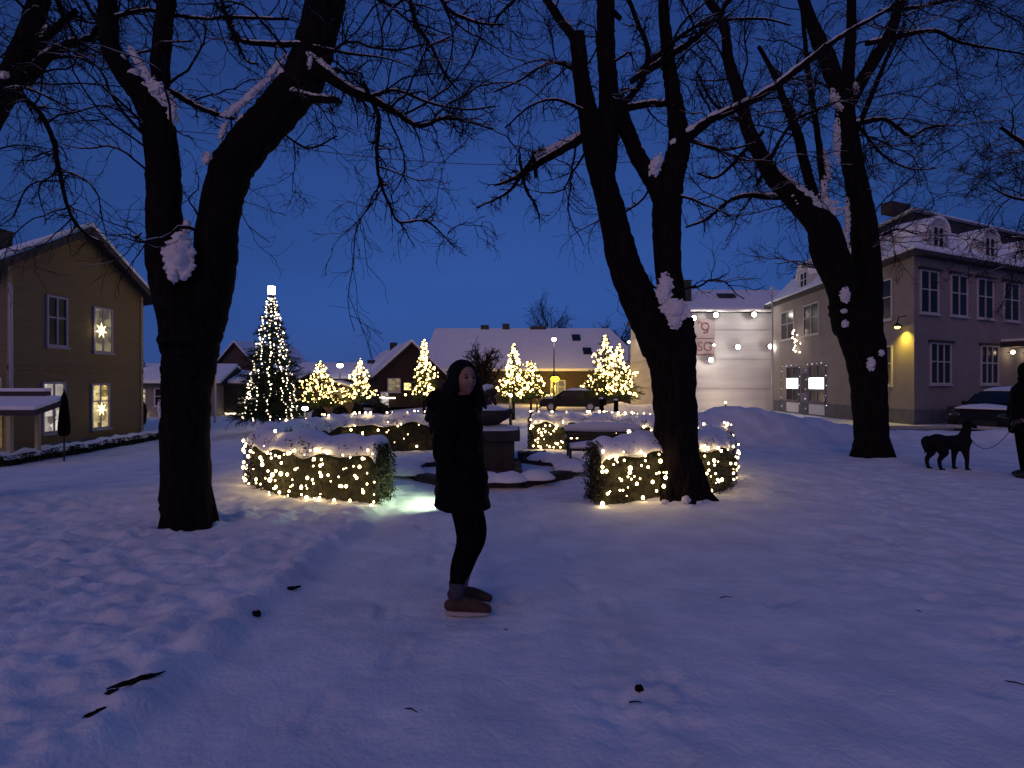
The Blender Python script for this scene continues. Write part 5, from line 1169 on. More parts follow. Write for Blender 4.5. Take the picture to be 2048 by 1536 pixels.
m.tube([(7 * s_ * math.cos(a) + 1 * s_, -.04, 7 * s_ * math.sin(a) + 21 * s_) for a in np.linspace(.3, 2 * PI + .2, 26)], .045, 6)
m.tube([(-5 * s_, -.04, 27 * s_), (-11 * s_, -.04, 31 * s_), (-13 * s_, -.04, 26 * s_)], .04, 6)
m.tube([(7 * s_, -.04, 18 * s_), (6 * s_, -.04, 10 * s_), (-2 * s_, -.04, 8 * s_)], .04, 6); m.build('emblem', RED, ba)
m = MB(); m.box((0, -.03, -3 * s_), (38 * s_, .02, .05)).box((0, -.03, -35 * s_), (38 * s_, .02, .06)); m.build('border', RED, ba)
WL = emat('flood_lens', (1, .95, .85), 14)
k = 0
for (px, py, e, desc) in ((1388, 636, 22, 'leftmost on the eaves beside the tree trunk'), (1432, 630, 30, 'on the eaves left of centre'), (1508, 629, 30, 'on the eaves near the beige building'), (1476, 694, 16, 'alone in the middle of the sheeting'), (1422, 720, 40, 'lowest and brightest, just below the banner'), (1541, 693, 14, 'at the right end beside the flagpole'), (1428, 690, 5, 'small, over the corner of the banner')):
    q = P(px, py, wy0 - .75); lo = empty('work_light', tuple(q)); tag(lo, 'floodlight on the white sheeting, ' + desc, 'floodlight', 'floodlights on the wrapped scaffold')
    r = .16 if e > 10 else .07
    MB().ell((0, 0, 0), (r, r * .6, r)).build('lens', WL, lo); MB().tube([(0, .03, .02), (0, .35, .12), (0, .72, .10)], .025, 6).build('arm', BLACKM, lo)
    m = MB(); m.tube([(0, .02, 0), (0, .10, 0), (0, .16, 0)], [r * 1.25, r * 1.2, r * .5], 12); m.build('housing', BLACKM, lo, smooth=True)
    pl = bpy.data.lights.new('work_light_glow', 'POINT'); pl.energy = e; pl.color = (1, .93, .84) if py < 700 else (1, .86, .68); pl.shadow_soft_size = .1
    po = bpy.data.objects.new('work_light_glow', pl); COL.objects.link(po); po.parent = lo; po.location = (0, -.35, -.12)
for (x_, y_, z_, e_) in ((14.0, 36.6, 1.1, 40), (18.0, 36.8, 1.6, 22)):   # street lamps standing low in front, hidden by the snow bank
    lo = empty('bollard_lamp', (x_, y_, -.3)); tag(lo, ('warm bollard lamp before the left part of the white sheeting' if x_ < 15 else 'warm bollard lamp before the right part of the white sheeting'), 'bollard lamp', 'bollard lamps behind the snow bank')
    MB().tube([(0, 0, 0), (0, 0, z_ * .45)], .06, 8).build('post', BLACKM, lo); MB().ell((0, 0, z_ * .45 + .08), (.08, .08, .08)).build('globe', emat('bollard_globe', (1, .8, .5), 4), lo)
    pl = bpy.data.lights.new('bollard_light', 'POINT'); pl.energy = e_; pl.color = (1, .76, .48); pl.shadow_soft_size = .1; po = bpy.data.objects.new('bollard_light', pl); COL.objects.link(po); po.parent = lo; po.location = (0, 0, z_ * .45 + .35)

# ================================================================== houses beyond the square
def gable_house(label, loc_, rz, wid, dep, eave, ridge, wallm, wins=(), ridge_along='y', over=.4, hip=0.0, chim=(), sky=(), snow_t=.22, panes=GLASS, name='house', group=None):
    """local frame: front wall on y=0 facing -y, x from -wid/2 to wid/2, z=0 at its foot"""
    r = empty(name, loc_, rz); tag(r, label, 'house', group)
    MB().box((0, dep / 2, eave / 2), (wid, dep, eave)).build('wall', wallm, r)
    if ridge_along == 'y':
        hw_ = wid / 2; k = (ridge - eave) / hw_
        MB().prism([(-hw_, eave), (hw_, eave), (0, ridge - .02)], (0, 0, 0), (1, 0, 0), (0, 1, 0), .001, dep - .001).build('gable', wallm, r)
        for s_ in (-1, 1):
            rf = MB().prism([(0, ridge + .0), (s_ * (hw_ + over), eave - k * over), (s_ * (hw_ + over), eave - k * over + .14), (0, ridge + .15)], (0, 0, 0), (1, 0, 0), (0, 1, 0), -over, dep + over).build('roof', TRIM, r)
            MB().prism([(s_ * .005, ridge + .152), (s_ * (hw_ + over - .02), eave - k * over + .143), (s_ * (hw_ + over - .03), eave - k * over + .143 + snow_t), (s_ * .005, ridge + .15 + snow_t)], (0, 0, 0), (1, 0, 0), (0, 1, 0), -over + .05, dep + over).build('snow', SNOW, rf)
    else:
        hd = dep / 2; k = (ridge - eave) / hd
        def rfm(t0, t1, e, nm, mm, par):
            a = wid / 2 + e; V = [(-a, -e, eave - k * e + t0), (a, -e, eave - k * e + t0), (a, dep + e, eave - k * e + t0), (-a, dep + e, eave - k * e + t0), (-a + hip * 0.25, hd, ridge + t0), (a - hip, hd, ridge + t0)]
            V += [(x, y, z + t1 - t0) for x, y, z in V]
            Fs = [(0, 1, 5, 4), (2, 3, 4, 5), (1, 2, 5), (3, 0, 4)]; Fs = [f[::-1] for f in Fs] + [tuple(i + 6 for i in f) for f in Fs] + [(0, 1, 7, 6), (1, 2, 8, 7), (2, 3, 9, 8), (3, 0, 6, 9)]
            return MB().add(V, Fs).build(nm, mm, par)
        rf = rfm(0, .14, over, 'roof', TRIM, r); rfm(.143, .143 + snow_t, over - .02, 'snow', SNOW, rf)
        rf_y = lambda z: (z - eave) / k
    for (x, z, w_, h_, cols, pane, fr) in wins: window(r, Vector((x, 0, z)), Vector((1, 0, 0)), Vector((0, -1, 0)), w_, h_, cols, (.55,), fr, pane)
    for (x, y, z, a, b, c) in chim: MB().box((x, y, z), (a, b, c)).build('chimney', DARKR, r, bevel=.02)
    for (x, f, w_) in sky:
        y = dep / 2 * f; z = eave + (ridge - eave) * f + .38; MB().box((x, y, z), (w_, 1.1, .12), M=Matrix.Rotation(math.atan((ridge - eave) / (dep / 2)), 3, 'X')).build('skylight', GLASS, r)
    return r
gZ0 = -.32
# long low block with the big snowy roof
x0_, x1_ = -7.9, 11.9; cx_ = (x0_ + x1_) / 2
gable_house('long low house with a big snow-covered roof and small skylights across the square', (cx_, 50, gZ0), 0, x1_ - x0_, 11, 3.1, 7.0, BROWNB,
    [(-2.2, .9, 1.2, 1.2, 2, GLASS, WHITEP), (1.5, .9, 1.2, 1.2, 2, PANE_D, WHITEP), (4.6, .9, 1.0, 1.2, 2, GLASS, WHITEP), (7.2, .9, 1.2, 1.2, 2, PANE_D, WHITEP), (-5.8, .9, 1.2, 1.2, 2, PANE_D, WHITEP)],
    ridge_along='x', hip=2.6, chim=((-4.7, 5.6, 7.4, .8, .6, .55), (-2.6, 5.6, 7.4, .7, .6, .8), (.6, 5.6, 7.2, 1.6, .6, .7)), sky=((4.2, .72, .8), (5.0, .36, .8)))
# dark gable house left of it
gable_house('dark red gabled house with a white-framed window and lit porch across the square', (P(822, 0, 44)[0], 44, gZ0), math.radians(20), 5.2, 20, 2.55, 4.95, REDB,
    [(-1.75, 1.25, .85, .95, 1, PANE_D, WHITEP), (-.55, 1.35, .55, .55, 1, emat('warm_window', (1, .78, .30), 1.6), REDB), (-2.3, -.2 + .35, .5, 1.0, 1, PANE_W, WHITEP)], chim=((-.1, 9, 5.3, .6, .6, .8),))
gable_house('low snowy-roofed shed row between the big fir and the dark gabled house', (P(690, 0, 52)[0], 52, gZ0), math.radians(6), 9.0, 7, 2.3, 3.6, BROWNB, [(-3.2, .8, 1, 1, 2, PANE_D, WHITEP), (1.4, .8, 1, 1, 2, PANE_Y, WHITEP)], ridge_along='x', chim=((1.9, 3.5, 3.9, .7, .6, .6),))
gable_house('steep blue-shadowed roof house behind the left of the big fir', (P(472, 0, 62)[0], 62, gZ0 - .3), math.radians(-14), 7.0, 10, 3.2, 6.6, BROWNB, [(-2, 1, 1, 1, 2, GLASS, WHITEP)], chim=((1.6, 4, 6.2, .6, .6, .8),))
gable_house('low house with a snow-edged flat roof left of the big fir', (P(452, 0, 40)[0], 40, -.7), 0, 9.0, 6, 2.2, 2.9, BROWNB, [(-2.5, .8, 1.2, .7, 2, GLASS, WHITEP), (.9, .75, 1.3, .5, 2, PANE_W, WHITEP), (2.8, .8, 1.0, .9, 2, GLASS, WHITEP)], ridge_along='x')
gable_house('distant house with a glowing yellow window between the yellow house and the big tree', (P(292, 0, 38)[0], 38, -.95), math.radians(8), 9.0, 6, 2.5, 3.6, BEIGE, [(-.85, .95, .8, 1.1, 1, PANE_Y, WHITEP), (.6, 1.0, .8, 1.1, 2, GLASS, WHITEP), (2.5, 1., .8, 1.1, 2, GLASS, WHITEP)], ridge_along='x')
def shopsign(x_, y_, w_, label, px):  # lit strips under eaves
    lo = empty('strip_light', (x_, y_, px)); tag(lo, label, 'strip light', 'lit strips under the eaves')
    MB().box((0, 0, 0), (w_, .06, .10)).build('tube', emat('strip_glow', (1, .86, .55), 5), lo, bevel=.02); MB().box((0, .02, .08), (w_ + .06, .12, .05)).build('housing', BLACKM, lo)
shopsign(P(468, 0, 39.6)[0], 39.6, 1.3, 'lit strip on the low house just left of the big fir', P(0, 827, 39.6)[2])
shopsign(P(279, 0, 37.6)[0], 37.6, .7, 'lit strip below the yellow window of the distant house', P(0, 829, 37.6)[2])
shopsign(P(765, 0, 43.2)[0], 43.2, .6, 'left lit strip over the porch of the dark gabled house', P(0, 795, 43.2)[2])
shopsign(P(781, 0, 43.2)[0], 43.2, .75, 'right lit strip over the porch of the dark gabled house', P(0, 796, 43.2)[2])
# festive market hut glowing between the small firs
mk = empty('market_hut', (P(668, 0, 33)[0], 33, gZ0)); tag(mk, 'small wooden market hut with a glowing counter among the lit firs', 'hut')
MB().box((0, .8, .35), (2.3, 1.4, .7)).build('counter', BROWNB, mk); MB().box((0, 1.45, 1.1), (2.3, .1, 1.0)).build('back_wall', CREAMP, mk)
for sx in (-1, 1): MB().box((sx * 1.1, .8, 1.0), (.1, 1.3, .9)).build('side_wall', BROWNB, mk)
MB().prism([(-1.35, 1.45), (0, 1.85), (1.35, 1.45), (1.35, 1.53), (0, 1.93), (-1.35, 1.53)], (0, 0, 0), (1, 0, 0), (0, 1, 0), -.1, 1.6).build('roof', TRIM, mk)
MB().prism([(-1.34, 1.533), (0, 1.933), (1.34, 1.533), (1.34, 1.65), (0, 2.05), (-1.34, 1.65)], (0, 0, 0), (1, 0, 0), (0, 1, 0), -.08, 1.58).build('snow', SNOW, mk)
MB().box((0, .2, 1.40), (2.0, .06, .07)).build('lamp_strip', emat('hut_glow', (1, .80, .36), 7), mk)
pl = bpy.data.lights.new('hut_light', 'POINT'); pl.energy = 28; pl.color = (1, .72, .28); pl.shadow_soft_size = .25; po = bpy.data.objects.new('hut_light', pl); COL.objects.link(po); po.parent = mk; po.location = (0, -.2, 1.15)

# ================================================================== firs
def fir(x, y, zb_, H, R, label, seed, nb=180, per=12, group=None, lean=0, thick=1.0, bare=0.08):
    rng = np.random.default_rng(seed); root = empty('fir_tree', (x, y, zb_)); tag(root, label, 'fir tree', group)
    MB().tube([(0, 0, -.1), (0, 0, H * .5), (0, 0, H * .99)], [H * .022, H * .013, H * .003], 8).build('trunk', BARK, root, smooth=True)
    f = bare + (1 - bare) * rng.random(nb) ** 1.25; hgt = f * H * .985; az = rng.uniform(0, 2 * PI, nb)
    ln = R * (1 - f) ** .85 * rng.uniform(.72, 1.12, nb) + .05
    S = np.stack([np.zeros(nb), np.zeros(nb), hgt], -1); D = np.stack([np.cos(az), np.sin(az), np.where(f > .85, .7, .10)], -1)
    P1, R1 = grow(S, D, ln, np.full(nb, .012 * thick), 7, .05, -.07, rng, sag=.10)
    lists = [tubes_batch(P1, R1, 3)]
    S, D, Ln, Rr = children_of(P1, R1, per, (.22, .38), .8, .55, rng, .12); Ln = np.clip(Ln, .06, .55)
    P2, R2 = grow(S, D, Ln, np.full(len(S), .010 * thick), 4, .10, -.06, rng); lists.append(tubes_batch(P2, R2 * 1.3, 3))
    S, D, Ln, Rr = children_of(P2, R2, 4, (.3, .5), .8, .9, rng, .1)
    P3, R3 = grow(S, D, np.clip(Ln, .03, .2), np.full(len(S), .008 * thick), 3, .1, -.03, rng); lists.append(tubes_batch(P3, R3, 3))
    V, Fq = cat_mesh(lists); mesh_np('crown', V, Fq, NEEDLE, root)
    return root
BX, BY = P(543, 0, 24.5)[0], 24.5; bH = 5.85; bzb = -.42
fir(BX, BY, bzb, bH, 1.62, 'tall Christmas fir with strings of white lights and a bright top', 51, nb=420, per=13, thick=1.25)
tp = empty('tree_topper', (BX, BY, bzb + bH)); tag(tp, 'bright glowing topper on the tall Christmas fir', 'tree topper')
m = MB()
for a in range(4): m.box((0, 0, .18), (.05, .30, .34), rz=a * PI / 4)
m.build('glow', emat('topper', (1, .86, .62), 10), tp)
MB().tube([(0, 0, -.12), (0, 0, .02)], .02, 6).build('holder', BLACKM, tp)
rs = np.random.default_rng(9)
lt = empty('light_curtain', (BX, BY, bzb + bH)); tag(lt, 'strings of white lights running from the top of the tall Christmas fir to its hem', 'fairy lights')
for k in range(12):
    az = 2 * PI * k / 12 + .28 + rs.uniform(-.10, .10); pts = []; R0 = rs.uniform(1.28, 1.55)
    for i in range(42):
        f = (i / 41) ** .92; z = bH * (.97 - .90 * f); rad = R0 * .86 * (1 - z / bH) ** .85 * .98 + .06 + .05 * math.sin(i * 1.3 + k)
        a2 = az + .07 * math.sin(i * .5 + k * 2) + .03 * math.sin(i * 1.7 + k)
        pts.append(Vector((rad * math.cos(a2), rad * math.sin(a2), z - bH + rs.uniform(-.08, .08))))
    st = MB().tube(pts, .004, 4).build('strand', WIRE, lt); me = bulb_mesh(.019, BULBC, 'hb2')
    for p in pts:
        if rs.random() < .12: continue
        b = bpy.data.objects.new('bulb', me); COL.objects.link(b); b.parent = st; b.location = p; q = rs.uniform(.8, 1.9); b.scale = (q, q, q)
def fir_lights(x, y, zb_, H, R, seed, n, label, bias=0.0):
    rng = np.random.default_rng(seed); pts = []
    for i in range(n):
        f = i / (n - 1); z = H * (1.0 - .90 * f ** .8); lobe = 1 + .35 * math.sin(z / H * 14 + seed); rad = (R * (1 - z / H) ** .85) * rng.uniform(.35, 1.02) * lobe + .03; a = i * 2.05 + rng.uniform(-.9, .9)
        pts.append((x + rad * math.cos(a) , y + rad * math.sin(a), zb_ + z + rng.uniform(-.05, .05)))
    ls = light_string(pts, .031, BULBFAR, 'hf', label, 'warm light strings on the small firs', wire_r=.004, jitter=(.5, 1.9))
    pl = bpy.data.lights.new('fir_glow', 'POINT'); pl.energy = 22; pl.color = (1, .66, .22); pl.shadow_soft_size = .3; po = bpy.data.objects.new('fir_glow', pl); COL.objects.link(po); po.location = (x, y - R * .9, zb_ + H * .42)
for (px, ptop, pbase, Y, wpx, lab) in (
    (640, 724, 812, 30, 100, 'leftmost, right beside the tall Christmas fir'), (720, 719, 800, 31, 62, 'second from left, before the low shed roof'),
    (848, 679, 800, 28, 58, 'left of the woman, before the dark gabled house'), (1027, 690, 800, 27, 62, 'just right of the fountain figure'),
    (1062, 722, 796, 28, 86, 'broad and dim, left of the yellow street lantern'), (1210, 670, 795, 27, 84, 'tallest, left of the wrapped scaffold building'), (1238, 690, 797, 27.6, 78, 'second peak close to the wrapped scaffold building')):
    q = P(px, ptop, Y); zb_ = P(px, pbase, Y)[2]; zb2 = gz(q[0], Y) ; H = q[2] - zb2; R = wpx / 2 * Y / F * 1.3
    fir(q[0], Y, zb2, H, R, 'small lit fir, ' + lab, px, nb=110, per=9, group='small lit firs in the square', bare=max(.1, (zb_ - zb2) / H), thick=1.3)
    fir_lights(q[0], Y, zb_ - .1, q[2] - zb_ + .1, R, px + 1, 99 if px != 1062 else 60, 'warm lights on the small fir, ' + lab)
    fir_lights(q[0], Y, zb_ - .1, q[2] - zb_, R * .9, px + 7, 90 if px != 1062 else 60, 'more warm lights on the small fir, ' + lab)
fq = P(286, 0, 40); fir(fq[0], 40, 1.6, 1.5, .62, 'snow-dusted dark fir top with a few white lights above the distant house', 5, nb=70, per=8, thick=1.6)
MB  # (its lights)
rs = np.random.default_rng(3); light_string([(fq[0] + rs.uniform(-.5, .5) * (1 - i / 15) , 39.4 + rs.uniform(-.1, .1), 1.8 + 1.0 * i / 15 + rs.uniform(-.1, .1)) for i in range(14)], .03, BULBW, 'hb4', 'few white lights on the dark fir top above the distant house', 'lights far left')
# round clipped bushes in front of the firs
def bush(x, y, r, h, label, seed):
    rng = np.random.default_rng(seed); n_ = 2600; z0 = gz(x, y); root = empty('round_bush', (x, y, z0)); tag(root, label, 'bush', 'round dark bushes before the lit firs')
    d = rng.normal(0, 1, (n_, 3)); d /= np.linalg.norm(d, axis=1, keepdims=True); rr = rng.random((n_, 1)) ** .25
    c = d * rr * np.array([r, r, h / 2]) * (1 + .15 * gnoise(d[:, 0] * 2 + seed, d[:, 2] * 2))[:, None] + np.array([0, 0, h / 2])
    q1 = rng.normal(0, 1, (n_, 3)); q1 /= np.linalg.norm(q1, axis=1, keepdims=True); q2 = np.cross(q1, rng.normal(0, 1, (n_, 3))); q2 /= np.linalg.norm(q2, axis=1, keepdims=True)
    sz = .05; V = np.stack([c - q1 * sz, c + q2 * sz * .6, c + q1 * sz, c - q2 * sz * .6], 1).reshape(-1, 3)
    mesh_np('foliage', V, np.arange(n_ * 4).reshape(-1, 4), LEAF, root); MB().tube([(0, 0, 0), (0, 0, h * .5)], .03, 6).build('stem', BARK, root)
for k, (px, pt, Y, r, lab) in enumerate(((640, 815, 21, .30, 'round bush in front of the leftmost small fir'), (680, 812, 22, .30, 'round bush in front of the glowing market hut'), (716, 808, 23, .25, 'smallest round bush, before the second small fir'), (762, 806, 21, .36, 'widest round bush, before the lit porch'))):
    q = P(px, pt, Y); bush(q[0], Y, r, q[2] - gz(q[0], Y), lab, k)
bush(P(283, 0, 30)[0], 30, .25, 1.3, 'slim dark bush beyond the right corner of the yellow house', 31)
# white globe lamp near the firs and street lamps
def lamp_post(px, py, Y, label, glow, colr, e, r=.13, kind='globe'):
    q = P(px, py, Y); z0 = gz(q[0], Y); lo = empty('street_lamp', (q[0], Y, z0)); tag(lo, label, 'street lamp'); h = q[2] - z0
    m = MB(); m.tube([(0, 0, 0), (0, 0, h * .1), (0, 0, h - r * 1.2)], [.07, .05, .035], 10); m.build('pole', BLACKM, lo, smooth=True)
    m = MB(); m.ell((0, 0, h), (r, r, r * .75)); m.build('globe', glow, lo, smooth=True)
    m = MB(); m.tube([(0, 0, h + r * .62), (0, 0, h + r * .9), (0, 0, h + r * 1.2)], [r * 1.5, r * .9, .02], 16); m.build('cap', BLACKM, lo, smooth=True)
    pl = bpy.data.lights.new('street_light', 'POINT'); pl.energy = e; pl.color = colr; pl.shadow_soft_size = .15; po = bpy.data.objects.new('street_light', pl); COL.objects.link(po); po.parent = lo; po.location = (0, -.05, h - r * 1.6)
    return lo
lamp_post(1108, 679, 36, 'tall street lamp with a white glowing head before the long snowy roof', emat('white_globe', (1, .95, .85), 12), (1, .92, .8), 14, .16)
lamp_post(1110, 758, 46, 'low lantern glowing deep yellow before the long house', emat('sodium_globe', (1, .70, .02), 9), (1, .60, .05), 900, .34)
lamp_post(610, 817, 22, 'small bright globe lamp at the foot of the tall Christmas fir', emat('white_globe', (1, .95, .85), 12), (1, .85, .6), 7, .12)
lamp_post(680, 731, 50, 'distant white street lamp over the low shed row', emat('white_globe', (1, .95, .85), 12), (1, .95, .9), 5, .28)
lamp_post(1258, 684, 44, 'small distant street lamp beside the wrapped scaffold', emat('white_globe', (1, .95, .85), 12), (1, .95, .9), 3, .12)
lamp_post(272, 729, 36, 'white street lamp just right of the yellow house', emat('white_globe', (1, .95, .85), 12), (1, .95, .9), 3, .14)
for k, px in enumerate((1021, 1074)): lamp_post(px, 790, (16.5, 30)[k], ('left' if k == 0 else 'right') + ' of the two small white lamps right of the fountain figure', emat('white_globe', (1, .95, .85), 12), (1, .80, .42), (11, 4)[k], (.055, .10)[k])
fp = empty('flagpole', (P(430, 0, 30)[0], 30, -.6)); tag(fp, 'thin pale flagpole just right of the big forked tree', 'flagpole')
MB().tube([(0, 0, 0), (0, 0, 4.2)], [.07, .05], 10).build('pole', PALEM, fp, smooth=True); MB().ell((0, 0, 4.25), (.08, .08, .08)).build('finial', PALEM, fp)
for k, (px, pt, Y) in enumerate(((1203, 797, 21), (1232, 800, 22))):
    q = P(px, pt, Y); z0 = gz(q[0], Y, True) - .15; po_ = empty('wooden_post', (q[0], Y, z0)); tag(po_, ('left' if k == 0 else 'right') + ' dark post sticking out of the ploughed snow heap', 'post', 'posts in the snow heap')
    MB().box((0, 0, (q[2] - z0) / 2), (.16, .16, q[2] - z0)).build('post_shaft', BARK, po_, bevel=.01); m = MB(); noisy_dome(m, (0, 0, q[2] - z0), .09, .09, .05, k); m.build('snow', SNOW, po_)
# far bare trees behind the roofs
def far_tree(px, ptop, Y, wpx, label, seed):
    rng = np.random.default_rng(seed); q = P(px, ptop, Y); H = q[2] + .4; R = wpx / 2 * Y / F; root = empty('bare_tree', (q[0], Y, -.4)); tag(root, label, 'tree', 'bare trees behind the roofs')
    MB().tube([(0, 0, 0), (0, 0, H * .5), (0.2, 0, H * .8)], [H * .03, H * .02, H * .008], 8).build('trunk', BARK, root)
    n_ = 26; S = np.stack([np.zeros(n_), np.zeros(n_), rng.uniform(.3, .75, n_) * H], -1); az = rng.uniform(0, 2 * PI, n_); D = np.stack([np.cos(az), np.sin(az), rng.uniform(.5, 1.6, n_)], -1)
    P1, R1 = grow(S, D, rng.uniform(.7, 1.1, n_) * R * 1.1, np.full(n_, .05), 8, .12, .02, rng); S, D, Ln, Rr = children_of(P1, R1, 14, (.25, .5), .5, .8, rng)
    P2, R2 = grow(S, D, Ln, np.full(len(S), .022), 6, .18, .02, rng); S, D, Ln, Rr = children_of(P2, R2, 6, (.3, .6), .6, .8, rng)
    P3, R3 = grow(S, D, Ln, np.full(len(S), .014), 4, .2, .02, rng); V, Fq = cat_mesh([tubes_batch(P1, R1, 4), tubes_batch(P2, R2, 3), tubes_batch(P3, R3, 3)]); mesh_np('crown', V, Fq, TWIG, root)
far_tree(1098, 620, 66, 120, 'far bare tree above the ridge of the long snowy roof', 1); far_tree(1240, 640, 64, 110, 'far bare tree above the right end of the long snowy roof', 2)
far_tree(968, 690, 34, 90, 'dim bare tree before the long house, left of the fountain figure', 3)
# overhead cable
A = P(430, 268, 24); B = P(1290, 322, 24); pts = []
for t in np.linspace(0, 1, 25): p = A * (1 - t) + B * t; p[2] -= .62 * 4 * t * (1 - t); pts.append(Vector(p - A))
A2 = [Vector((-22, 10, 3.0))] ; ca = MB().tube([Vector((-14, 4, 2.8))] + pts + [Vector((34, 3, .9))], .016, 5).build('overhead_cable', BLACKM); ca.location = tuple(A); tag(ca, 'thin overhead cable sagging across the sky behind the bare trees', 'cable')

# ================================================================== cars
def car(label, loc_, rz, paint):
    r = empty('parked_car', loc_, rz); tag(r, label, 'car', 'parked cars'); Wc = 1.72
    # side profile, front at +x
    prof = [(2.05, .30), (2.10, .52), (2.02, .72), (1.90, .82), (1.05, .95), (.45, 1.36), (.20, 1.42), (-1.15, 1.42), (-1.55, 1.34), (-1.95, .98), (-2.08, .90), (-2.10, .45), (-2.02, .30)]
    mb = MB(); nW = 7; ys = np.linspace(-1, 1, nW); V = []
    for yv in ys:
        for x, z in prof:
            sq = 1 - .5 * (abs(yv) ** 6) * .12; nar = .86 if z > 1.2 else (.97 if z > .8 else 1.0)
            V.append((x * (1 - .04 * abs(yv) ** 4), yv * Wc / 2 * nar, z * (1 if z < .8 else sq)))
    k = len(prof); Fs = [(i * k + j, i * k + (j + 1) % k, (i + 1) * k + (j + 1) % k, (i + 1) * k + j) for i in range(nW - 1) for j in range(k)] + [tuple(range(k - 1, -1, -1)), tuple((nW - 1) * k + j for j in range(k))]
    mb.add(V, Fs); body_ = mb.build('body', paint, r, bevel=.03, smooth=False)
    for s_ in (-1, 1):
        for nm, pr in (('side_window', [(.92, .97), (.42, 1.30), (-.28, 1.34), (-.28, .97)]), ('side_window', [(-.36, .97), (-.36, 1.34), (-1.1, 1.34), (-1.65, 1.0)])):
            V = [(x, s_ * (Wc / 2 * (.985 - (z - .95) * .30) + q), z) for q in (-.05, .012) for x, z in pr]; MB().add(V, [(0, 1, 2, 3), (7, 6, 5, 4)] + [(i, (i + 1) % 4, (i + 1) % 4 + 4, i + 4) for i in range(4)]).build(nm, GLASS, r)
        for x in (1.30, -1.30):
            m = MB(); m.tube([(x, s_ * (Wc / 2 - .18), .31), (x, s_ * (Wc / 2 + .01), .31)], .31, 22); w_ = m.build('wheel', BLACKM, r); m = MB(); m.tube([(x, s_ * (Wc / 2 + .0), .31), (x, s_ * (Wc / 2 + .025), .31)], .19, 14); m.build('rim', PALEM, w_)
        m = MB(); m.ell((1.98, s_ * .62, .64), (.10, .18, .09)); m.build('headlight', mat('lamp_glass', (.04, .04, .045), .1, spec=.6), r, smooth=True)
        m = MB(); m.ell((.72, s_ * (Wc / 2 + .10), 1.0), (.06, .10, .07)); m.build('mirror', paint, r, smooth=True)
        m = MB(); m.ell((-2.02, s_ * .68, .78), (.06, .10, .13)); m.build('tail_light', mat('tail_red', (.2, .01, .01), .2), r, smooth=True)
    V = [(1.02, -.66, .975), (1.02, .66, .975), (.47, .60, 1.34), (.47, -.60, 1.34)]; V += [(x + .03, y, z + .04) for x, y, z in V]; MB().add(V, [(3, 2, 1, 0), (4, 5, 6, 7), (0, 1, 5, 4), (1, 2, 6, 5), (2, 3, 7, 6), (3, 0, 4, 7)]).build('windscreen', GLASS, r)
    MB().box((2.085, 0, .42), (.05, 1.0, .16)).build('grille', BLACKM, r, bevel=.01); MB().box((2.10, 0, .27), (.12, 1.62, .12)).build('bumper', PALEM, r, bevel=.03)
    m = MB(); noisy_dome(m, (-.45, 0, 1.41), .85, .70, .13, 3, sq=5); m.build('roof_snow', SNOW, r, smooth=True)
    m = MB(); noisy_dome(m, (1.50, 0, .86), .50, .78, .12, 6, sq=5); m.build('bonnet_snow', SNOW, r, smooth=True)
    return r
CARP = mat('dark_paint', (.010, .009, .011), .5, .1, spec=.2)
car('dark parked car with snow on its roof and bonnet before the beige building', (P(1985, 0, 17.3)[0] + 1.35, 18.2, -.12), math.radians(207), CARP)
car('dark car parked far off before the long house, below the yellow lantern', (P(1142, 0, 38)[0], 38, gZ0), math.radians(172), CARP)

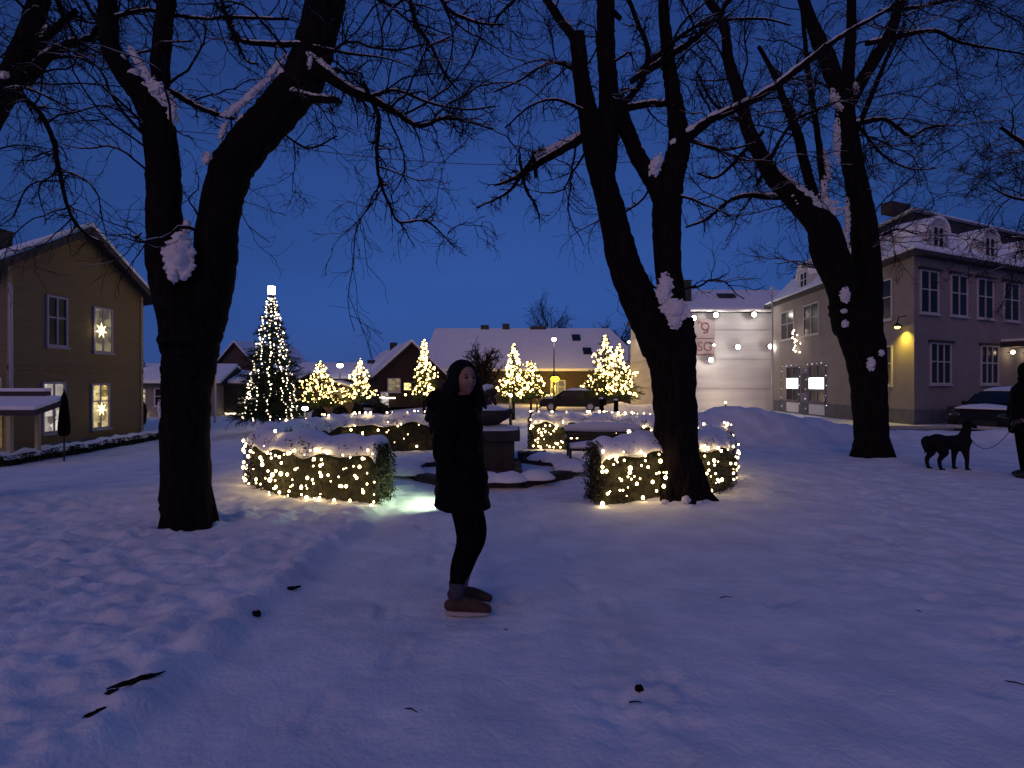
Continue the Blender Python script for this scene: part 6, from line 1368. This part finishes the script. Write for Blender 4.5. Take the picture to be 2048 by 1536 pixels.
# ================================================================== litter on the snow
def litter(name, label, cat, px, py, parts, group='bark and twigs lying on the snow'):
    Y = CAMZ * F / (py - 768); X = (px - 1024) * Y / F; o_ = parts.build(name, BARK, smooth=True); o_.location = (X, Y, gz(X, Y, True) - (.006 if name != 'twig' else .003)); tag(o_, label, cat, group); return o_
def chip(L_, w_, h_, rz_, seed):
    R_ = Matrix.Rotation(rz_, 3, 'Z'); return MB().ell((0, 0, h_ * .3), (L_ / 2, w_ / 2, h_ / 2), 28, 12, M=R_, fn=lambda d: 1 + .75 * float(gnoise(np.array([d.x * 3.5 + seed]), np.array([d.y * 2.2 + seed]))[0]) + .4 * float(gnoise(np.array([d.x * 9 + seed]), np.array([d.y * 7]))[0]))
litter('bark_strip', 'long dark strip of bark on the snow at lower left, the larger one', 'bark strip', 273, 1408, chip(.19, .036, .02, .75, 3))
litter('bark_strip', 'dark bark strip nearest the camera at lower left', 'bark strip', 200, 1462, chip(.11, .03, .02, .95, 8))
litter('bark_strip', 'short dark bark bit between the two larger strips at lower left', 'bark strip', 225, 1434, chip(.05, .03, .02, .4, 9))
litter('bark_clump', 'small black clump of bark on the snow ridge left of the woman', 'bark clump', 512, 1244, chip(.06, .05, .04, .2, 5))
litter('bark_strip', 'flat grey piece of bark farther up the snow ridge', 'bark strip', 580, 1190, chip(.13, .045, .02, .5, 6))
litter('bark_clump', 'small dark clump in the scuffed snow at lower right', 'bark clump', 1278, 1384, chip(.035, .03, .04, .2, 7))
def twig(px, py, L_, rz_, label): 
    d = Vector((math.cos(rz_), math.sin(rz_), 0)); m = MB(); m.tube([-d * L_ / 2, d * 0 + Vector((0, .006, .008)), d * L_ / 2], [.004, .003, .0015], 5); m.tube([d * L_ * .1, d * L_ * .3 + Vector((-d.y, d.x, 0)) * L_ * .2], [.002, .001], 4); litter('twig', label, 'twig', px, py, m)
twig(822, 1422, .08, -.4, 'thin twig on the trodden snow below the woman'); twig(1452, 1194, .10, .15, 'thin twig lying flat on the snow right of centre'); twig(1565, 985, .22, 0, 'dark twig on the snow below the right snow bank')
twig(2035, 1368, .14, -.6, 'forked twig at the right edge of the snow'); twig(1275, 1405, .08, -.3, 'short twig beside the dark clump at lower right'); twig(1012, 1258, .03, 0, 'tiny bark flake right of the brown shoes'); twig(1838, 1220, .05, -1, 'tiny twig on the snow far right'); twig(195, 1179, .03, 0.3, 'tiny twig on the lumpy snow at left')
